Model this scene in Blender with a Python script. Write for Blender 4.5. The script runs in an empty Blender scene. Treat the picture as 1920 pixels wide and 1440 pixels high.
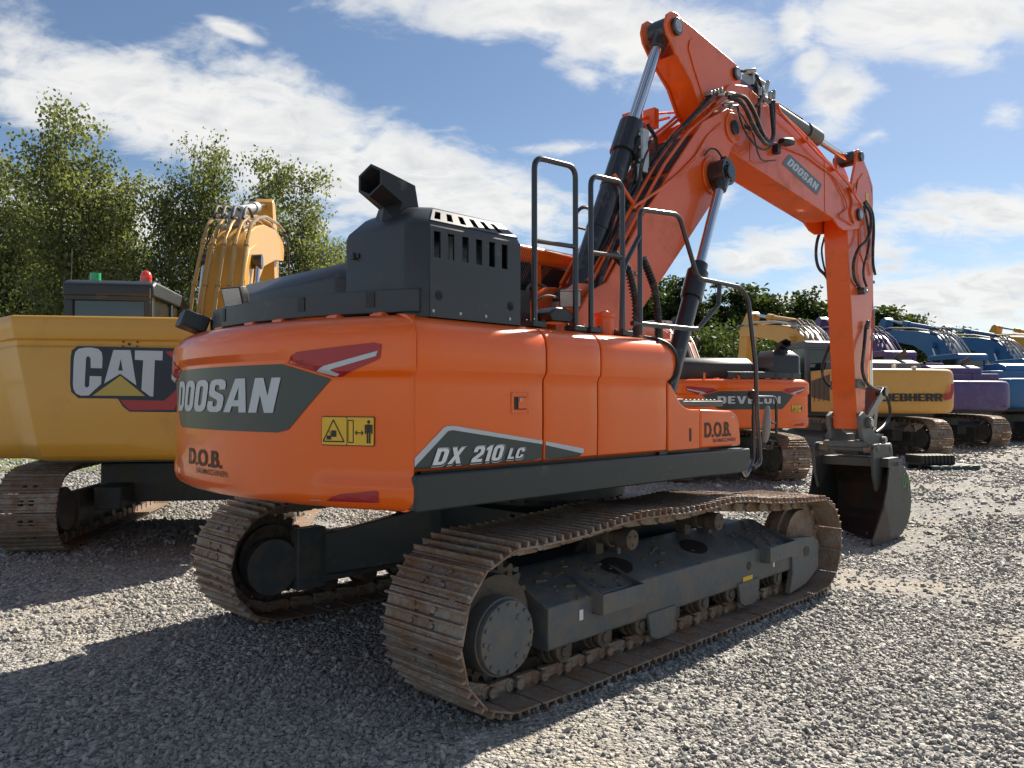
import bpy, bmesh, math, random
import numpy as np
from mathutils import Vector, Matrix
from mathutils.geometry import tessellate_polygon
R = math.radians
rng = np.random.default_rng(7)
random.seed(7)
scene = bpy.context.scene
COL = scene.collection

# ------------------------------------------------------------------ camera, sky, sun, exposure
CAM_H = 1.625
cd = bpy.data.cameras.new('camera'); cam = bpy.data.objects.new('camera', cd); COL.objects.link(cam)
cam.location = (0, 0, CAM_H)
cam.rotation_euler = (R(90 + 1.24), 0, 0)
cd.sensor_width = 36.0
cd.lens = 36.0 * 1467.5 / 1920.0
cd.clip_start = 0.05; cd.clip_end = 3000
scene.camera = cam

SUN_AZ, SUN_EL = 37.0, 40.0          # azimuth clockwise from +Y
world = bpy.data.worlds.new('World'); scene.world = world
world.use_nodes = True
nt = world.node_tree; nt.nodes.clear()
N = nt.nodes; L = nt.links
def wn(t, **k):
    n = N.new(t)
    for a, b in k.items(): setattr(n, a, b)
    return n
def wmath(op, a, b=None, c=None, clamp=False):
    n = wn('ShaderNodeMath', operation=op); n.use_clamp = clamp
    for i, v in enumerate((a, b, c)):
        if v is None: continue
        if isinstance(v, (int, float)): n.inputs[i].default_value = v
        else: L.new(v, n.inputs[i])
    return n.outputs[0]
sky = wn('ShaderNodeTexSky', sky_type='NISHITA'); sky.sun_disc = False
sky.sun_elevation = R(SUN_EL); sky.sun_rotation = R(SUN_AZ)
sky.air_density = 1.0; sky.dust_density = 0.25; sky.ozone_density = 2.6; sky.altitude = 50
tc = wn('ShaderNodeTexCoord'); sep = wn('ShaderNodeSeparateXYZ'); L.new(tc.outputs['Generated'], sep.inputs[0])
X, Y, Z = sep.outputs
zc = wmath('MAXIMUM', Z, 0.0)
inv = wmath('DIVIDE', 1.0, wmath('ADD', zc, 0.30))
cmb = wn('ShaderNodeCombineXYZ'); L.new(wmath('MULTIPLY', X, inv), cmb.inputs[0]); L.new(wmath('MULTIPLY', Y, inv), cmb.inputs[1])
mp = wn('ShaderNodeMapping'); mp.inputs['Rotation'].default_value = (0, 0, R(-35)); mp.inputs['Scale'].default_value = (1.0, 1.35, 1.0)
L.new(cmb.outputs[0], mp.inputs[0])
n1 = wn('ShaderNodeTexNoise'); n1.inputs['Scale'].default_value = 2.3; n1.inputs['Detail'].default_value = 9; n1.inputs['Roughness'].default_value = 0.62; n1.inputs['Distortion'].default_value = 0.35
L.new(mp.outputs[0], n1.inputs['Vector'])
n2 = wn('ShaderNodeTexNoise'); n2.inputs['Scale'].default_value = 9.0; n2.inputs['Detail'].default_value = 10; n2.inputs['Roughness'].default_value = 0.6; n2.inputs['Distortion'].default_value = 0.5
L.new(mp.outputs[0], n2.inputs['Vector'])
az = wmath('MULTIPLY', wmath('ARCTAN2', X, Y), 57.29578)
el = wmath('MULTIPLY', wmath('ARCSINE', Z), 57.29578)
# cloud banks: (azimuth, elevation, half width, half height, tilt) in degrees, weight
BANKS = [(-19.9, 18.0, 17.3, 3.2, -12, 1.0), (-30.7, 18.2, 5.5, 2.0, -10, 0.85), (-6.2, 16.3, 8.9, 3.1, -20, 0.95), (-13.0, 19.1, 9.6, 2.3, -20, 0.85), (2.7, 26.5, 10.9, 2.3, 0, 0.9), (8.5, 24.7, 8.8, 2.9, -8, 0.95), (5.8, 22.5, 3.1, 1.2, 0, 0.8), (20.4, 24.2, 1.5, 1.6, 40, 0.75), (21.1, 21.9, 1.2, 1.5, -30, 0.75), (22.6, 19.5, 2.5, 2.2, 25, 0.85), (16.0, 23.4, 3.2, 1.9, 0, 0.6), (28.3, 23.6, 7.9, 1.9, -5, 0.95), (32.4, 17.3, 2.0, 1.2, 0, 0.8), (29.8, 21.1, 3.2, 1.0, -10, 0.6), (31.5, 11.2, 6.5, 1.5, -5, 0.9), (28.6, 6.6, 11.4, 2.6, 0, 1.0), (17.4, 10.0, 6.0, 1.7, 10, 0.85), (15.6, 14.3, 3.3, 1.1, 0, 0.7), (24.9, 17.2, 1.9, 0.8, 20, 0.6), (-19.9, 24.2, 2.1, 0.5, -15, 0.75), (-24.2, 11.3, 14.6, 3.9, 0, 0.75), (1.0, 13.9, 2.3, 2.0, 0, 0.8), (4.3, 18.0, 5.0, 0.7, 0, 0.7), (-32.8, 20.2, 1.4, 1.6, 0, 0.7), (25.2, 9.9, 3.8, 0.9, 0, 0.7), (-0.4, 15.0, 2.3, 2.3, 0, 0.6)]
ae = wn('ShaderNodeCombineXYZ'); L.new(az, ae.inputs[0]); L.new(el, ae.inputs[1])
cov = None
for (a0, e0, ra, re, ti, wgt) in BANKS:
    m_ = wn('ShaderNodeMapping', vector_type='TEXTURE'); m_.inputs['Location'].default_value = (a0, e0, 0); m_.inputs['Rotation'].default_value = (0, 0, R(ti)); m_.inputs['Scale'].default_value = (ra * 1.9, re * 1.9, 1)
    L.new(ae.outputs[0], m_.inputs[0]); g_ = wn('ShaderNodeTexGradient', gradient_type='SPHERICAL'); L.new(m_.outputs[0], g_.inputs[0])
    f = wmath('MULTIPLY', g_.outputs['Fac'], wgt * 1.35)
    cov = f if cov is None else wmath('MAXIMUM', cov, f)
# beyond the part of the sky in the picture: plain broken cloud
out = wmath('GREATER_THAN', wmath('ABSOLUTE', az), 48.0)
out = wmath('MAXIMUM', out, wmath('GREATER_THAN', el, 40.0))
cov = wmath('MAXIMUM', cov, wmath('MULTIPLY', out, 0.5))
val = wmath('ADD', wmath('MULTIPLY', cov, 0.72), wmath('MULTIPLY', wmath('SUBTRACT', n1.outputs[0], 0.5), 1.35))
val = wmath('ADD', val, wmath('MULTIPLY', wmath('SUBTRACT', n2.outputs[0], 0.5), 0.85))
mask = wn('ShaderNodeMapRange', interpolation_type='SMOOTHSTEP'); L.new(val, mask.inputs[0])
mask.inputs[1].default_value = 0.27; mask.inputs[2].default_value = 0.72; mask.inputs[3].default_value = 0.0; mask.inputs[4].default_value = 0.96
shade = wn('ShaderNodeMapRange'); L.new(wmath('ADD', wmath('MULTIPLY', n2.outputs[0], 0.7), wmath('MULTIPLY', val, 0.28)), shade.inputs[0])
shade.inputs[1].default_value = 0.50; shade.inputs[2].default_value = 0.92
ccol = wn('ShaderNodeMixRGB'); L.new(shade.outputs[0], ccol.inputs[0])
ccol.inputs[1].default_value = (0.97, 0.965, 0.94, 1); ccol.inputs[2].default_value = (0.56, 0.60, 0.66, 1)
bg1 = wn('ShaderNodeBackground'); L.new(sky.outputs[0], bg1.inputs[0]); bg1.inputs[1].default_value = 0.052
bg2 = wn('ShaderNodeBackground'); L.new(ccol.outputs[0], bg2.inputs[0]); bg2.inputs[1].default_value = 0.49
mx = wn('ShaderNodeMixShader'); L.new(mask.outputs[0], mx.inputs[0]); L.new(bg1.outputs[0], mx.inputs[1]); L.new(bg2.outputs[0], mx.inputs[2])
world.cycles.sampling_method = 'MANUAL'; world.cycles.sample_map_resolution = 256
scene.cycles.max_bounces = 7; scene.cycles.diffuse_bounces = 3; scene.cycles.glossy_bounces = 3; scene.cycles.transmission_bounces = 3; scene.cycles.transparent_max_bounces = 4
scene.cycles.caustics_reflective = False; scene.cycles.caustics_refractive = False
wo = wn('ShaderNodeOutputWorld'); L.new(mx.outputs[0], wo.inputs[0])

sl = bpy.data.lights.new('sun', 'SUN'); sl.energy = 5.0; sl.angle = R(0.5); sl.color = (1.0, 0.91, 0.77)
sun = bpy.data.objects.new('sun', sl); COL.objects.link(sun)
sd = Vector((math.sin(R(SUN_AZ)) * math.cos(R(SUN_EL)), math.cos(R(SUN_AZ)) * math.cos(R(SUN_EL)), math.sin(R(SUN_EL))))
sun.rotation_euler = sd.to_track_quat('Z', 'Y').to_euler(); sun.location = sd * 60
vs = scene.view_settings; vs.view_transform = 'Standard'; vs.look = 'None'; vs.exposure = 0.98; vs.gamma = 1.0
scene.render.resolution_x = 1024; scene.render.resolution_y = 768

# ------------------------------------------------------------------ materials
def mat(name, col, rough=0.5, metal=0.0, coat=0.0, dirt=None, dirt_amt=0.0, dscale=6.0, bump=0.0, bscale=40.0, var=0.0, spec=0.5, shift=False):
    m = bpy.data.materials.new(name); m.use_nodes = True
    t = m.node_tree; b = t.nodes['Principled BSDF']
    b.inputs['Roughness'].default_value = rough; b.inputs['Metallic'].default_value = metal
    b.inputs['Coat Weight'].default_value = coat; b.inputs['Coat Roughness'].default_value = 0.06
    b.inputs['Specular IOR Level'].default_value = spec
    b.inputs['Base Color'].default_value = (*col, 1)
    co = t.nodes.new('ShaderNodeTexCoord')
    if shift:      # repeated pieces do not wear alike
        oi = t.nodes.new('ShaderNodeObjectInfo'); sc_ = t.nodes.new('ShaderNodeVectorMath'); sc_.operation = 'SCALE'; sc_.inputs[0].default_value = (37, 23, 51); t.links.new(oi.outputs['Random'], sc_.inputs['Scale'])
        ad = t.nodes.new('ShaderNodeVectorMath'); t.links.new(co.outputs['Object'], ad.inputs[0]); t.links.new(sc_.outputs[0], ad.inputs[1]); co = ad; co_key = 0
    else: co_key = 'Object'
    src = None
    if var > 0:
        n = t.nodes.new('ShaderNodeTexNoise'); n.inputs['Scale'].default_value = 2.3; n.inputs['Detail'].default_value = 6
        t.links.new(co.outputs[co_key], n.inputs['Vector'])
        x = t.nodes.new('ShaderNodeMixRGB'); x.blend_type = 'MIX'
        t.links.new(n.outputs[0], x.inputs[0])
        x.inputs[1].default_value = (*[c * (1 - var) for c in col], 1); x.inputs[2].default_value = (*[min(1, c * (1 + var)) for c in col], 1)
        src = x.outputs[0]; t.links.new(src, b.inputs['Base Color'])
    if dirt is not None:
        n = t.nodes.new('ShaderNodeTexNoise'); n.inputs['Scale'].default_value = dscale; n.inputs['Detail'].default_value = 9; n.inputs['Roughness'].default_value = 0.7
        t.links.new(co.outputs[co_key], n.inputs['Vector'])
        r = t.nodes.new('ShaderNodeMapRange'); r.inputs[1].default_value = 0.62 - 0.3 * dirt_amt; r.inputs[2].default_value = 0.78 - 0.2 * dirt_amt
        r.inputs[4].default_value = min(1.0, 0.35 + dirt_amt * 0.65)
        t.links.new(n.outputs[0], r.inputs[0])
        x = t.nodes.new('ShaderNodeMixRGB'); t.links.new(r.outputs[0], x.inputs[0])
        if src is not None: t.links.new(src, x.inputs[1])
        else: x.inputs[1].default_value = (*col, 1)
        x.inputs[2].default_value = (*dirt, 1)
        t.links.new(x.outputs[0], b.inputs['Base Color'])
        rr = t.nodes.new('ShaderNodeMapRange'); t.links.new(r.outputs[0], rr.inputs[0]); rr.inputs[3].default_value = rough; rr.inputs[4].default_value = 0.85
        t.links.new(rr.outputs[0], b.inputs['Roughness'])
        if coat > 0:
            cc = t.nodes.new('ShaderNodeMapRange'); t.links.new(r.outputs[0], cc.inputs[0]); cc.inputs[3].default_value = coat; cc.inputs[4].default_value = 0.0
            t.links.new(cc.outputs[0], b.inputs['Coat Weight'])
    if bump > 0:
        n = t.nodes.new('ShaderNodeTexNoise'); n.inputs['Scale'].default_value = bscale; n.inputs['Detail'].default_value = 5
        t.links.new(co.outputs[co_key], n.inputs['Vector'])
        bp = t.nodes.new('ShaderNodeBump'); bp.inputs['Strength'].default_value = bump; bp.inputs['Distance'].default_value = 0.02
        t.links.new(n.outputs[0], bp.inputs['Height']); t.links.new(bp.outputs[0], b.inputs['Normal'])
    return m
DUST = (0.30, 0.25, 0.19)
M = {}
M['orange'] = mat('orange paint', (0.85, 0.130, 0.004), 0.29, 0, 0.55, (0.60, 0.16, 0.05), 0.22, 3.0, 0.02, 3.0, 0.05, spec=0.3)
M['orange_boom'] = mat('orange boom paint', (0.74, 0.108, 0.010), 0.38, 0, 0.45, (0.24, 0.09, 0.04), 0.30, 2.2, 0.03, 6.0, 0.06, spec=0.35)
M['slate'] = mat('dark slate paint', (0.017, 0.026, 0.029), 0.45, 0, 0.1, DUST, 0.12, 5.0, 0.02, 4.0, 0.1)
M['slate_dirty'] = mat('dusty undercarriage paint', (0.092, 0.108, 0.118), 0.5, 0, 0.0, (0.21, 0.165, 0.115), 0.62, 5.0, 0.25, 30.0, 0.15)
M['mud'] = mat('dried mud', (0.17, 0.13, 0.09), 0.95, 0, 0, (0.09, 0.075, 0.05), 0.6, 14, 0.6, 60, 0.3)
M['hood_grey'] = mat('charcoal hood paint', (0.026, 0.029, 0.033), 0.42, 0, 0.15, DUST, 0.1, 5.0, 0.02, 4.0, 0.1)
M['black'] = mat('black plastic', (0.012, 0.012, 0.013), 0.45, 0, 0, DUST, 0.1, 8.0)
M['rail'] = mat('dark grey rail paint', (0.020, 0.022, 0.025), 0.3, 0, 0.4)
M['hose'] = mat('black rubber hose', (0.016, 0.016, 0.016), 0.5, 0, 0, DUST, 0.35, 14.0)
M['cylinder'] = mat('black cylinder paint', (0.016, 0.018, 0.022), 0.3, 0, 0.4, DUST, 0.2, 7.0)
M['cyl_grey'] = mat('worn grey cylinder', (0.10, 0.10, 0.095), 0.42, 0.3, 0.0, DUST, 0.4, 7.0)
M['chrome'] = mat('chromed rod', (0.62, 0.65, 0.69), 0.16, 1.0)
M['steel'] = mat('bare steel', (0.42, 0.42, 0.40), 0.4, 0.9, 0, (0.15, 0.10, 0.07), 0.3, 12.0)
M['rust'] = mat('worn track steel', (0.30, 0.26, 0.22), 0.46, 0.4, 0, (0.25, 0.125, 0.06), 0.75, 7.0, 0.6, 50.0, 0.35, shift=True)
M['rust_dark'] = mat('greasy chain steel', (0.075, 0.06, 0.05), 0.55, 0.2, 0, (0.17, 0.13, 0.09), 0.7, 11.0, 0.4, 45.0, 0.3)
M['bucket'] = mat('scuffed bucket steel', (0.065, 0.068, 0.066), 0.5, 0.2, 0, (0.15, 0.10, 0.07), 0.35, 3.5, 0.3, 25.0, 0.2)
M['bucket_in'] = mat('rusty bucket inside', (0.055, 0.045, 0.042), 0.6, 0.2, 0, (0.15, 0.07, 0.04), 0.6, 3.0, 0.3, 25.0, 0.3)
M['white'] = mat('white decal', (0.74, 0.76, 0.78), 0.4)
M['silver_decal'] = mat('silver decal', (0.52, 0.56, 0.60), 0.4)
M['dark_decal'] = mat('dark green grey decal', (0.026, 0.042, 0.043), 0.42, 0, 0.2)
M['red_decal'] = mat('dark red decal', (0.36, 0.012, 0.022), 0.4, 0, 0.2)
M['yellow_decal'] = mat('yellow warning decal', (0.78, 0.46, 0.03), 0.45)
M['black_decal'] = mat('black decal', (0.015, 0.013, 0.013), 0.5)
M['green_decal'] = mat('green decal', (0.06, 0.30, 0.07), 0.5)
M['gold_decal'] = mat('gold decal', (0.50, 0.37, 0.08), 0.5)
M['navy_decal'] = mat('navy decal', (0.012, 0.022, 0.038), 0.45)
M['cat_yellow'] = mat('yellow machine paint', (0.62, 0.31, 0.030), 0.4, 0, 0.35, (0.42, 0.25, 0.08), 0.25, 2.5, 0.02, 3, 0.05)
M['lieb_yellow'] = mat('pale yellow machine paint', (0.64, 0.33, 0.06), 0.48, 0, 0.15, (0.45, 0.28, 0.12), 0.3, 3, 0, 0, 0.06)
M['purple'] = mat('faded purple paint', (0.075, 0.042, 0.15), 0.5, 0, 0.2, (0.15, 0.12, 0.24), 0.45, 3, 0, 0, 0.1)
M['blue'] = mat('sky blue machine paint', (0.022, 0.12, 0.28), 0.5, 0, 0.2, (0.07, 0.13, 0.20), 0.3, 3, 0, 0, 0.08)
M['grey_body'] = mat('grey machine panels', (0.10, 0.11, 0.12), 0.5, 0, 0, DUST, 0.2, 4)
M['grille'] = mat('brown grey grille', (0.10, 0.065, 0.045), 0.6)
M['glass'] = mat('tinted cab glass', (0.015, 0.026, 0.028), 0.06, 0, 0.8)
M['lens'] = mat('lamp lens', (0.62, 0.58, 0.54), 0.25, 0.1, 0.6, None, 0, 6, 0.6, 160.0)
M['beacon_green'] = mat('green beacon dome', (0.01, 0.36, 0.13), 0.25, 0, 0.6)
M['beacon_red'] = mat('red beacon dome', (0.75, 0.05, 0.02), 0.2, 0, 0.8)
M['wiremesh'] = mat('black wire mesh', (0.02, 0.02, 0.022), 0.5, 0.3)
M['bronze'] = mat('gold brown steel pipes', (0.42, 0.25, 0.07), 0.28, 0.55, 0.3, (0.5, 0.4, 0.25), 0.2, 8)

# ------------------------------------------------------------------ mesh helpers
def link(name, verts, faces, m, parent=None, smooth=False, bevel=0.0, segs=2, angle=35, loc=None, rot=None):
    me = bpy.data.meshes.new(name); me.from_pydata([tuple(v) for v in verts], [], faces); me.validate(); me.update()
    bm = bmesh.new(); bm.from_mesh(me); bmesh.ops.recalc_face_normals(bm, faces=bm.faces); bm.to_mesh(me); bm.free()
    return finish(name, me, m, parent, smooth, bevel, segs, angle, loc, rot)
def finish(name, me, m, parent=None, smooth=False, bevel=0.0, segs=2, angle=35, loc=None, rot=None):
    o = bpy.data.objects.new(name, me); COL.objects.link(o)
    if m is not None: me.materials.append(m)
    if smooth:
        me.polygons.foreach_set('use_smooth', [True] * len(me.polygons))
        try: me.set_sharp_from_angle(angle=R(angle))
        except Exception: pass
    if bevel > 0:
        b = o.modifiers.new('bevel', 'BEVEL'); b.width = bevel; b.segments = segs; b.limit_method = 'ANGLE'; b.angle_limit = R(32)
        me.polygons.foreach_set('use_smooth', [True] * len(me.polygons))
        try: me.set_sharp_from_angle(angle=R(60))
        except Exception: pass
    if parent is not None: o.parent = parent
    if loc is not None: o.location = loc
    if rot is not None: o.rotation_euler = rot
    return o
class MB:
    def __init__(s): s.v = []; s.f = []
    def add(s, vs, fs):
        k = len(s.v); s.v += [Vector(p) for p in vs]; s.f += [tuple(i + k for i in f) for f in fs]; return s
    def box(s, x0, x1, y0, y1, z0, z1, mt=None):
        vs = [Vector((x, y, z)) for x in (x0, x1) for y in (y0, y1) for z in (z0, z1)]
        if mt is not None: vs = [mt @ v for v in vs]
        return s.add(vs, [(0, 1, 3, 2), (4, 6, 7, 5), (0, 4, 5, 1), (2, 3, 7, 6), (0, 2, 6, 4), (1, 5, 7, 3)])
    def prism(s, prof, y0, y1, mt=None):                     # profile in xz, extruded in y
        n = len(prof); vs = [Vector((p[0], y0, p[1])) for p in prof] + [Vector((p[0], y1, p[1])) for p in prof]
        if mt is not None: vs = [mt @ v for v in vs]
        return s.add(vs, [tuple(range(n)), tuple(range(2 * n - 1, n - 1, -1))] + [(i, (i + 1) % n, n + (i + 1) % n, n + i) for i in range(n)])
    def loft(s, rings, cap=True):
        n = len(rings[0]); vs = [p for r in rings for p in r]; fs = []
        for k in range(len(rings) - 1):
            for i in range(n): fs.append((k * n + i, k * n + (i + 1) % n, (k + 1) * n + (i + 1) % n, (k + 1) * n + i))
        if cap: fs += [tuple(range(n))[::-1], tuple(range((len(rings) - 1) * n, len(rings) * n))]
        return s.add(vs, fs)
    def cyl(s, p0, p1, r, r2=None, n=20, cap=True):
        p0 = Vector(p0); p1 = Vector(p1); r2 = r if r2 is None else r2
        q = (p1 - p0).to_track_quat('Z', 'Y'); rings = []
        for p, rr in ((p0, r), (p1, r2)):
            rings.append([p + q @ Vector((rr * math.cos(2 * math.pi * i / n), rr * math.sin(2 * math.pi * i / n), 0)) for i in range(n)])
        return s.loft(rings, cap)
    def tube(s, pts, r, n=10, round_=0.0, k=5, cap=True):
        P = [Vector(p) for p in pts]
        if round_ > 0 and len(P) > 2:
            Q = [P[0]]
            for a, b, c in zip(P, P[1:], P[2:]):
                d1 = (a - b); d2 = (c - b); t = min(round_, d1.length * .45, d2.length * .45)
                s0 = b + d1.normalized() * t; s1 = b + d2.normalized() * t
                for i in range(k + 1):
                    u = i / k; Q.append(s0 * (1 - u) ** 2 + b * 2 * u * (1 - u) + s1 * u * u)
            Q.append(P[-1]); P = Q
        rings = []; T0 = (P[1] - P[0]).normalized()
        up = Vector((0, 0, 1)) if abs(T0.z) < .9 else Vector((1, 0, 0))
        U = T0.cross(up).normalized()
        for i, p in enumerate(P):
            T = ((P[min(i + 1, len(P) - 1)] - P[max(i - 1, 0)])).normalized()
            U = (U - T * U.dot(T)).normalized(); W = T.cross(U)
            rings.append([p + (U * math.cos(2 * math.pi * j / n) + W * math.sin(2 * math.pi * j / n)) * r for j in range(n)])
        return s.loft(rings, cap)
    def hose(s, pts, r, n=8, sub=6):                         # Catmull-Rom through pts
        P = [Vector(p) for p in pts]; P = [P[0] * 2 - P[1]] + P + [P[-1] * 2 - P[-2]]; Q = []
        for i in range(1, len(P) - 2):
            a, b, c, d = P[i - 1], P[i], P[i + 1], P[i + 2]
            for j in range(sub):
                t = j / sub
                Q.append(0.5 * ((2 * b) + (c - a) * t + (2 * a - 5 * b + 4 * c - d) * t * t + (3 * b - a - 3 * c + d) * t ** 3))
        Q.append(P[-2]); return s.tube(Q, r, n)
    def sphere(s, c, r, sc=(1, 1, 1), nu=14, nv=8):
        rings = []
        for j in range(nv + 1):
            ph = math.pi * (j + 0.02) / (nv + 0.04)
            rings.append([(c[0] + r * sc[0] * math.sin(ph) * math.cos(2 * math.pi * i / nu), c[1] + r * sc[1] * math.sin(ph) * math.sin(2 * math.pi * i / nu), c[2] + r * sc[2] * math.cos(ph)) for i in range(nu)])
        return s.loft(rings)
    def build(s, name, m, parent=None, smooth=False, bevel=0.0, **k): return link(name, s.v, s.f, m, parent, smooth, bevel, **k)
def islands(mb, margin=.012):
    n = len(mb.v); par = list(range(n))
    def find(a):
        while par[a] != a: par[a] = par[par[a]]; a = par[a]
        return a
    for f in mb.f:
        r0 = find(f[0])
        for i in f[1:]: par[find(i)] = r0
    comp = {}
    for i in range(n): comp.setdefault(find(i), []).append(i)
    L_ = [[list(c), [min(mb.v[i][k] for i in c) - margin for k in range(3)], [max(mb.v[i][k] for i in c) + margin for k in range(3)]] for c in comp.values()]
    return L_
def split_build(mb, name, m, parent=None, merge=True, **k):
    """one object for every separate piece; pieces that touch stay together"""
    L_ = islands(mb); done = False
    while merge and not done:
        done = True
        for i in range(len(L_)):
            for j in range(i + 1, len(L_)):
                a, b = L_[i], L_[j]
                if all(a[1][q] <= b[2][q] and b[1][q] <= a[2][q] for q in range(3)):
                    L_[i] = [a[0] + b[0], [min(a[1][q], b[1][q]) for q in range(3)], [max(a[2][q], b[2][q]) for q in range(3)]]; del L_[j]; done = False; break
            if not done: break
    out = []
    for c, _, _ in L_:
        idx = {v: i for i, v in enumerate(sorted(c))}; fs = [tuple(idx[i] for i in f) for f in mb.f if f[0] in idx]
        out.append(link(name, [mb.v[i] for i in sorted(c)], fs, m, parent, **k))
    return out[0]
def tagp(o, label=None, cat=None, group=None, kind=None):
    if label: o['label'] = label
    if cat: o['category'] = cat
    if group: o['group'] = group
    if kind: o['kind'] = kind
    return o
def empty(name, loc, rz=0.0, sc=1.0):
    o = bpy.data.objects.new(name, None); COL.objects.link(o); o.location = loc; o.rotation_euler = (0, 0, rz); o.scale = (sc, sc, sc)
    o.empty_display_size = 0.3; return o
# ---- decals: 2D shapes laid on a surface given by fn(u, v) -> point
def lay(name, polys, fn, m, parent, cuts=0.0):
    """polys: list of closed outlines [(u,v),...]; long edges are split every `cuts` so they follow a curved panel"""
    bm = bmesh.new()
    for poly in polys:
        tri = tessellate_polygon([[Vector((p[0], p[1], 0)) for p in poly]])
        vs = [bm.verts.new((p[0], p[1], 0)) for p in poly]
        for t in tri:
            try: bm.faces.new([vs[i] for i in t])
            except ValueError: pass
    return _lay(name, bm, fn, m, parent, cuts)
def _lay(name, bm, fn, m, parent, cuts):
    if cuts > 0:
        us = [v.co.x for v in bm.verts]; u = math.floor(min(us) / cuts) * cuts
        while u < max(us):
            bmesh.ops.bisect_plane(bm, geom=bm.verts[:] + bm.edges[:] + bm.faces[:], plane_co=(u, 0, 0), plane_no=(1, 0, 0)); u += cuts
        us = [v.co.y for v in bm.verts]; u = math.floor(min(us) / .03) * .03
        while u < max(us):
            bmesh.ops.bisect_plane(bm, geom=bm.verts[:] + bm.edges[:] + bm.faces[:], plane_co=(0, u, 0), plane_no=(0, 1, 0)); u += .03
    for v in bm.verts: v.co = Vector(fn(v.co.x, v.co.y))
    me = bpy.data.meshes.new(name); bm.to_mesh(me); bm.free()
    return finish(name, me, m, parent)
def text_bm(body, off=0.0, shear=0.0, spacing=1.0):
    c = bpy.data.curves.new('t', 'FONT'); c.body = body; c.offset = off; c.shear = shear; c.space_character = spacing; c.resolution_u = 4
    o = bpy.data.objects.new('t', c); COL.objects.link(o)
    dg = bpy.context.evaluated_depsgraph_get(); me = bpy.data.meshes.new_from_object(o.evaluated_get(dg))
    bpy.data.objects.remove(o); bpy.data.curves.remove(c)
    bm = bmesh.new(); bm.from_mesh(me); bpy.data.meshes.remove(me)
    bmesh.ops.triangulate(bm, faces=bm.faces)
    xs = [v.co.x for v in bm.verts]; ys = [v.co.y for v in bm.verts]
    x0, x1, y0, y1 = min(xs), max(xs), min(ys), max(ys)
    for v in bm.verts: v.co.x = (v.co.x - x0) / (x1 - x0); v.co.y = (v.co.y - y0) / (y1 - y0)
    return bm
def lettering(name, body, box, fn, m, parent, off=0.0, shear=0.0, spacing=1.0, cuts=0.0):
    bm = text_bm(body, off, shear, spacing); u0, u1, v0, v1 = box
    for v in bm.verts: v.co = Vector((u0 + v.co.x * (u1 - u0), v0 + v.co.y * (v1 - v0), 0))
    return _lay(name, bm, fn, m, parent, cuts)
def _rr(u0, u1, v0, v1, rl, rr_, k=5):
    pts = []
    for cx, cy, a0, r in ((u1 - rr_, v1 - rr_, 0, rr_), (u0 + rl, v1 - rl, 90, rl), (u0 + rl, v0 + rl, 180, rl), (u1 - rr_, v0 + rr_, 270, rr_)):
        if r < 1e-4: pts.append((cx, cy)); continue
        for i in range(k + 1): a = R(a0 + 90 * i / k); pts.append((cx + r * math.cos(a), cy + r * math.sin(a)))
    return pts
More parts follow.
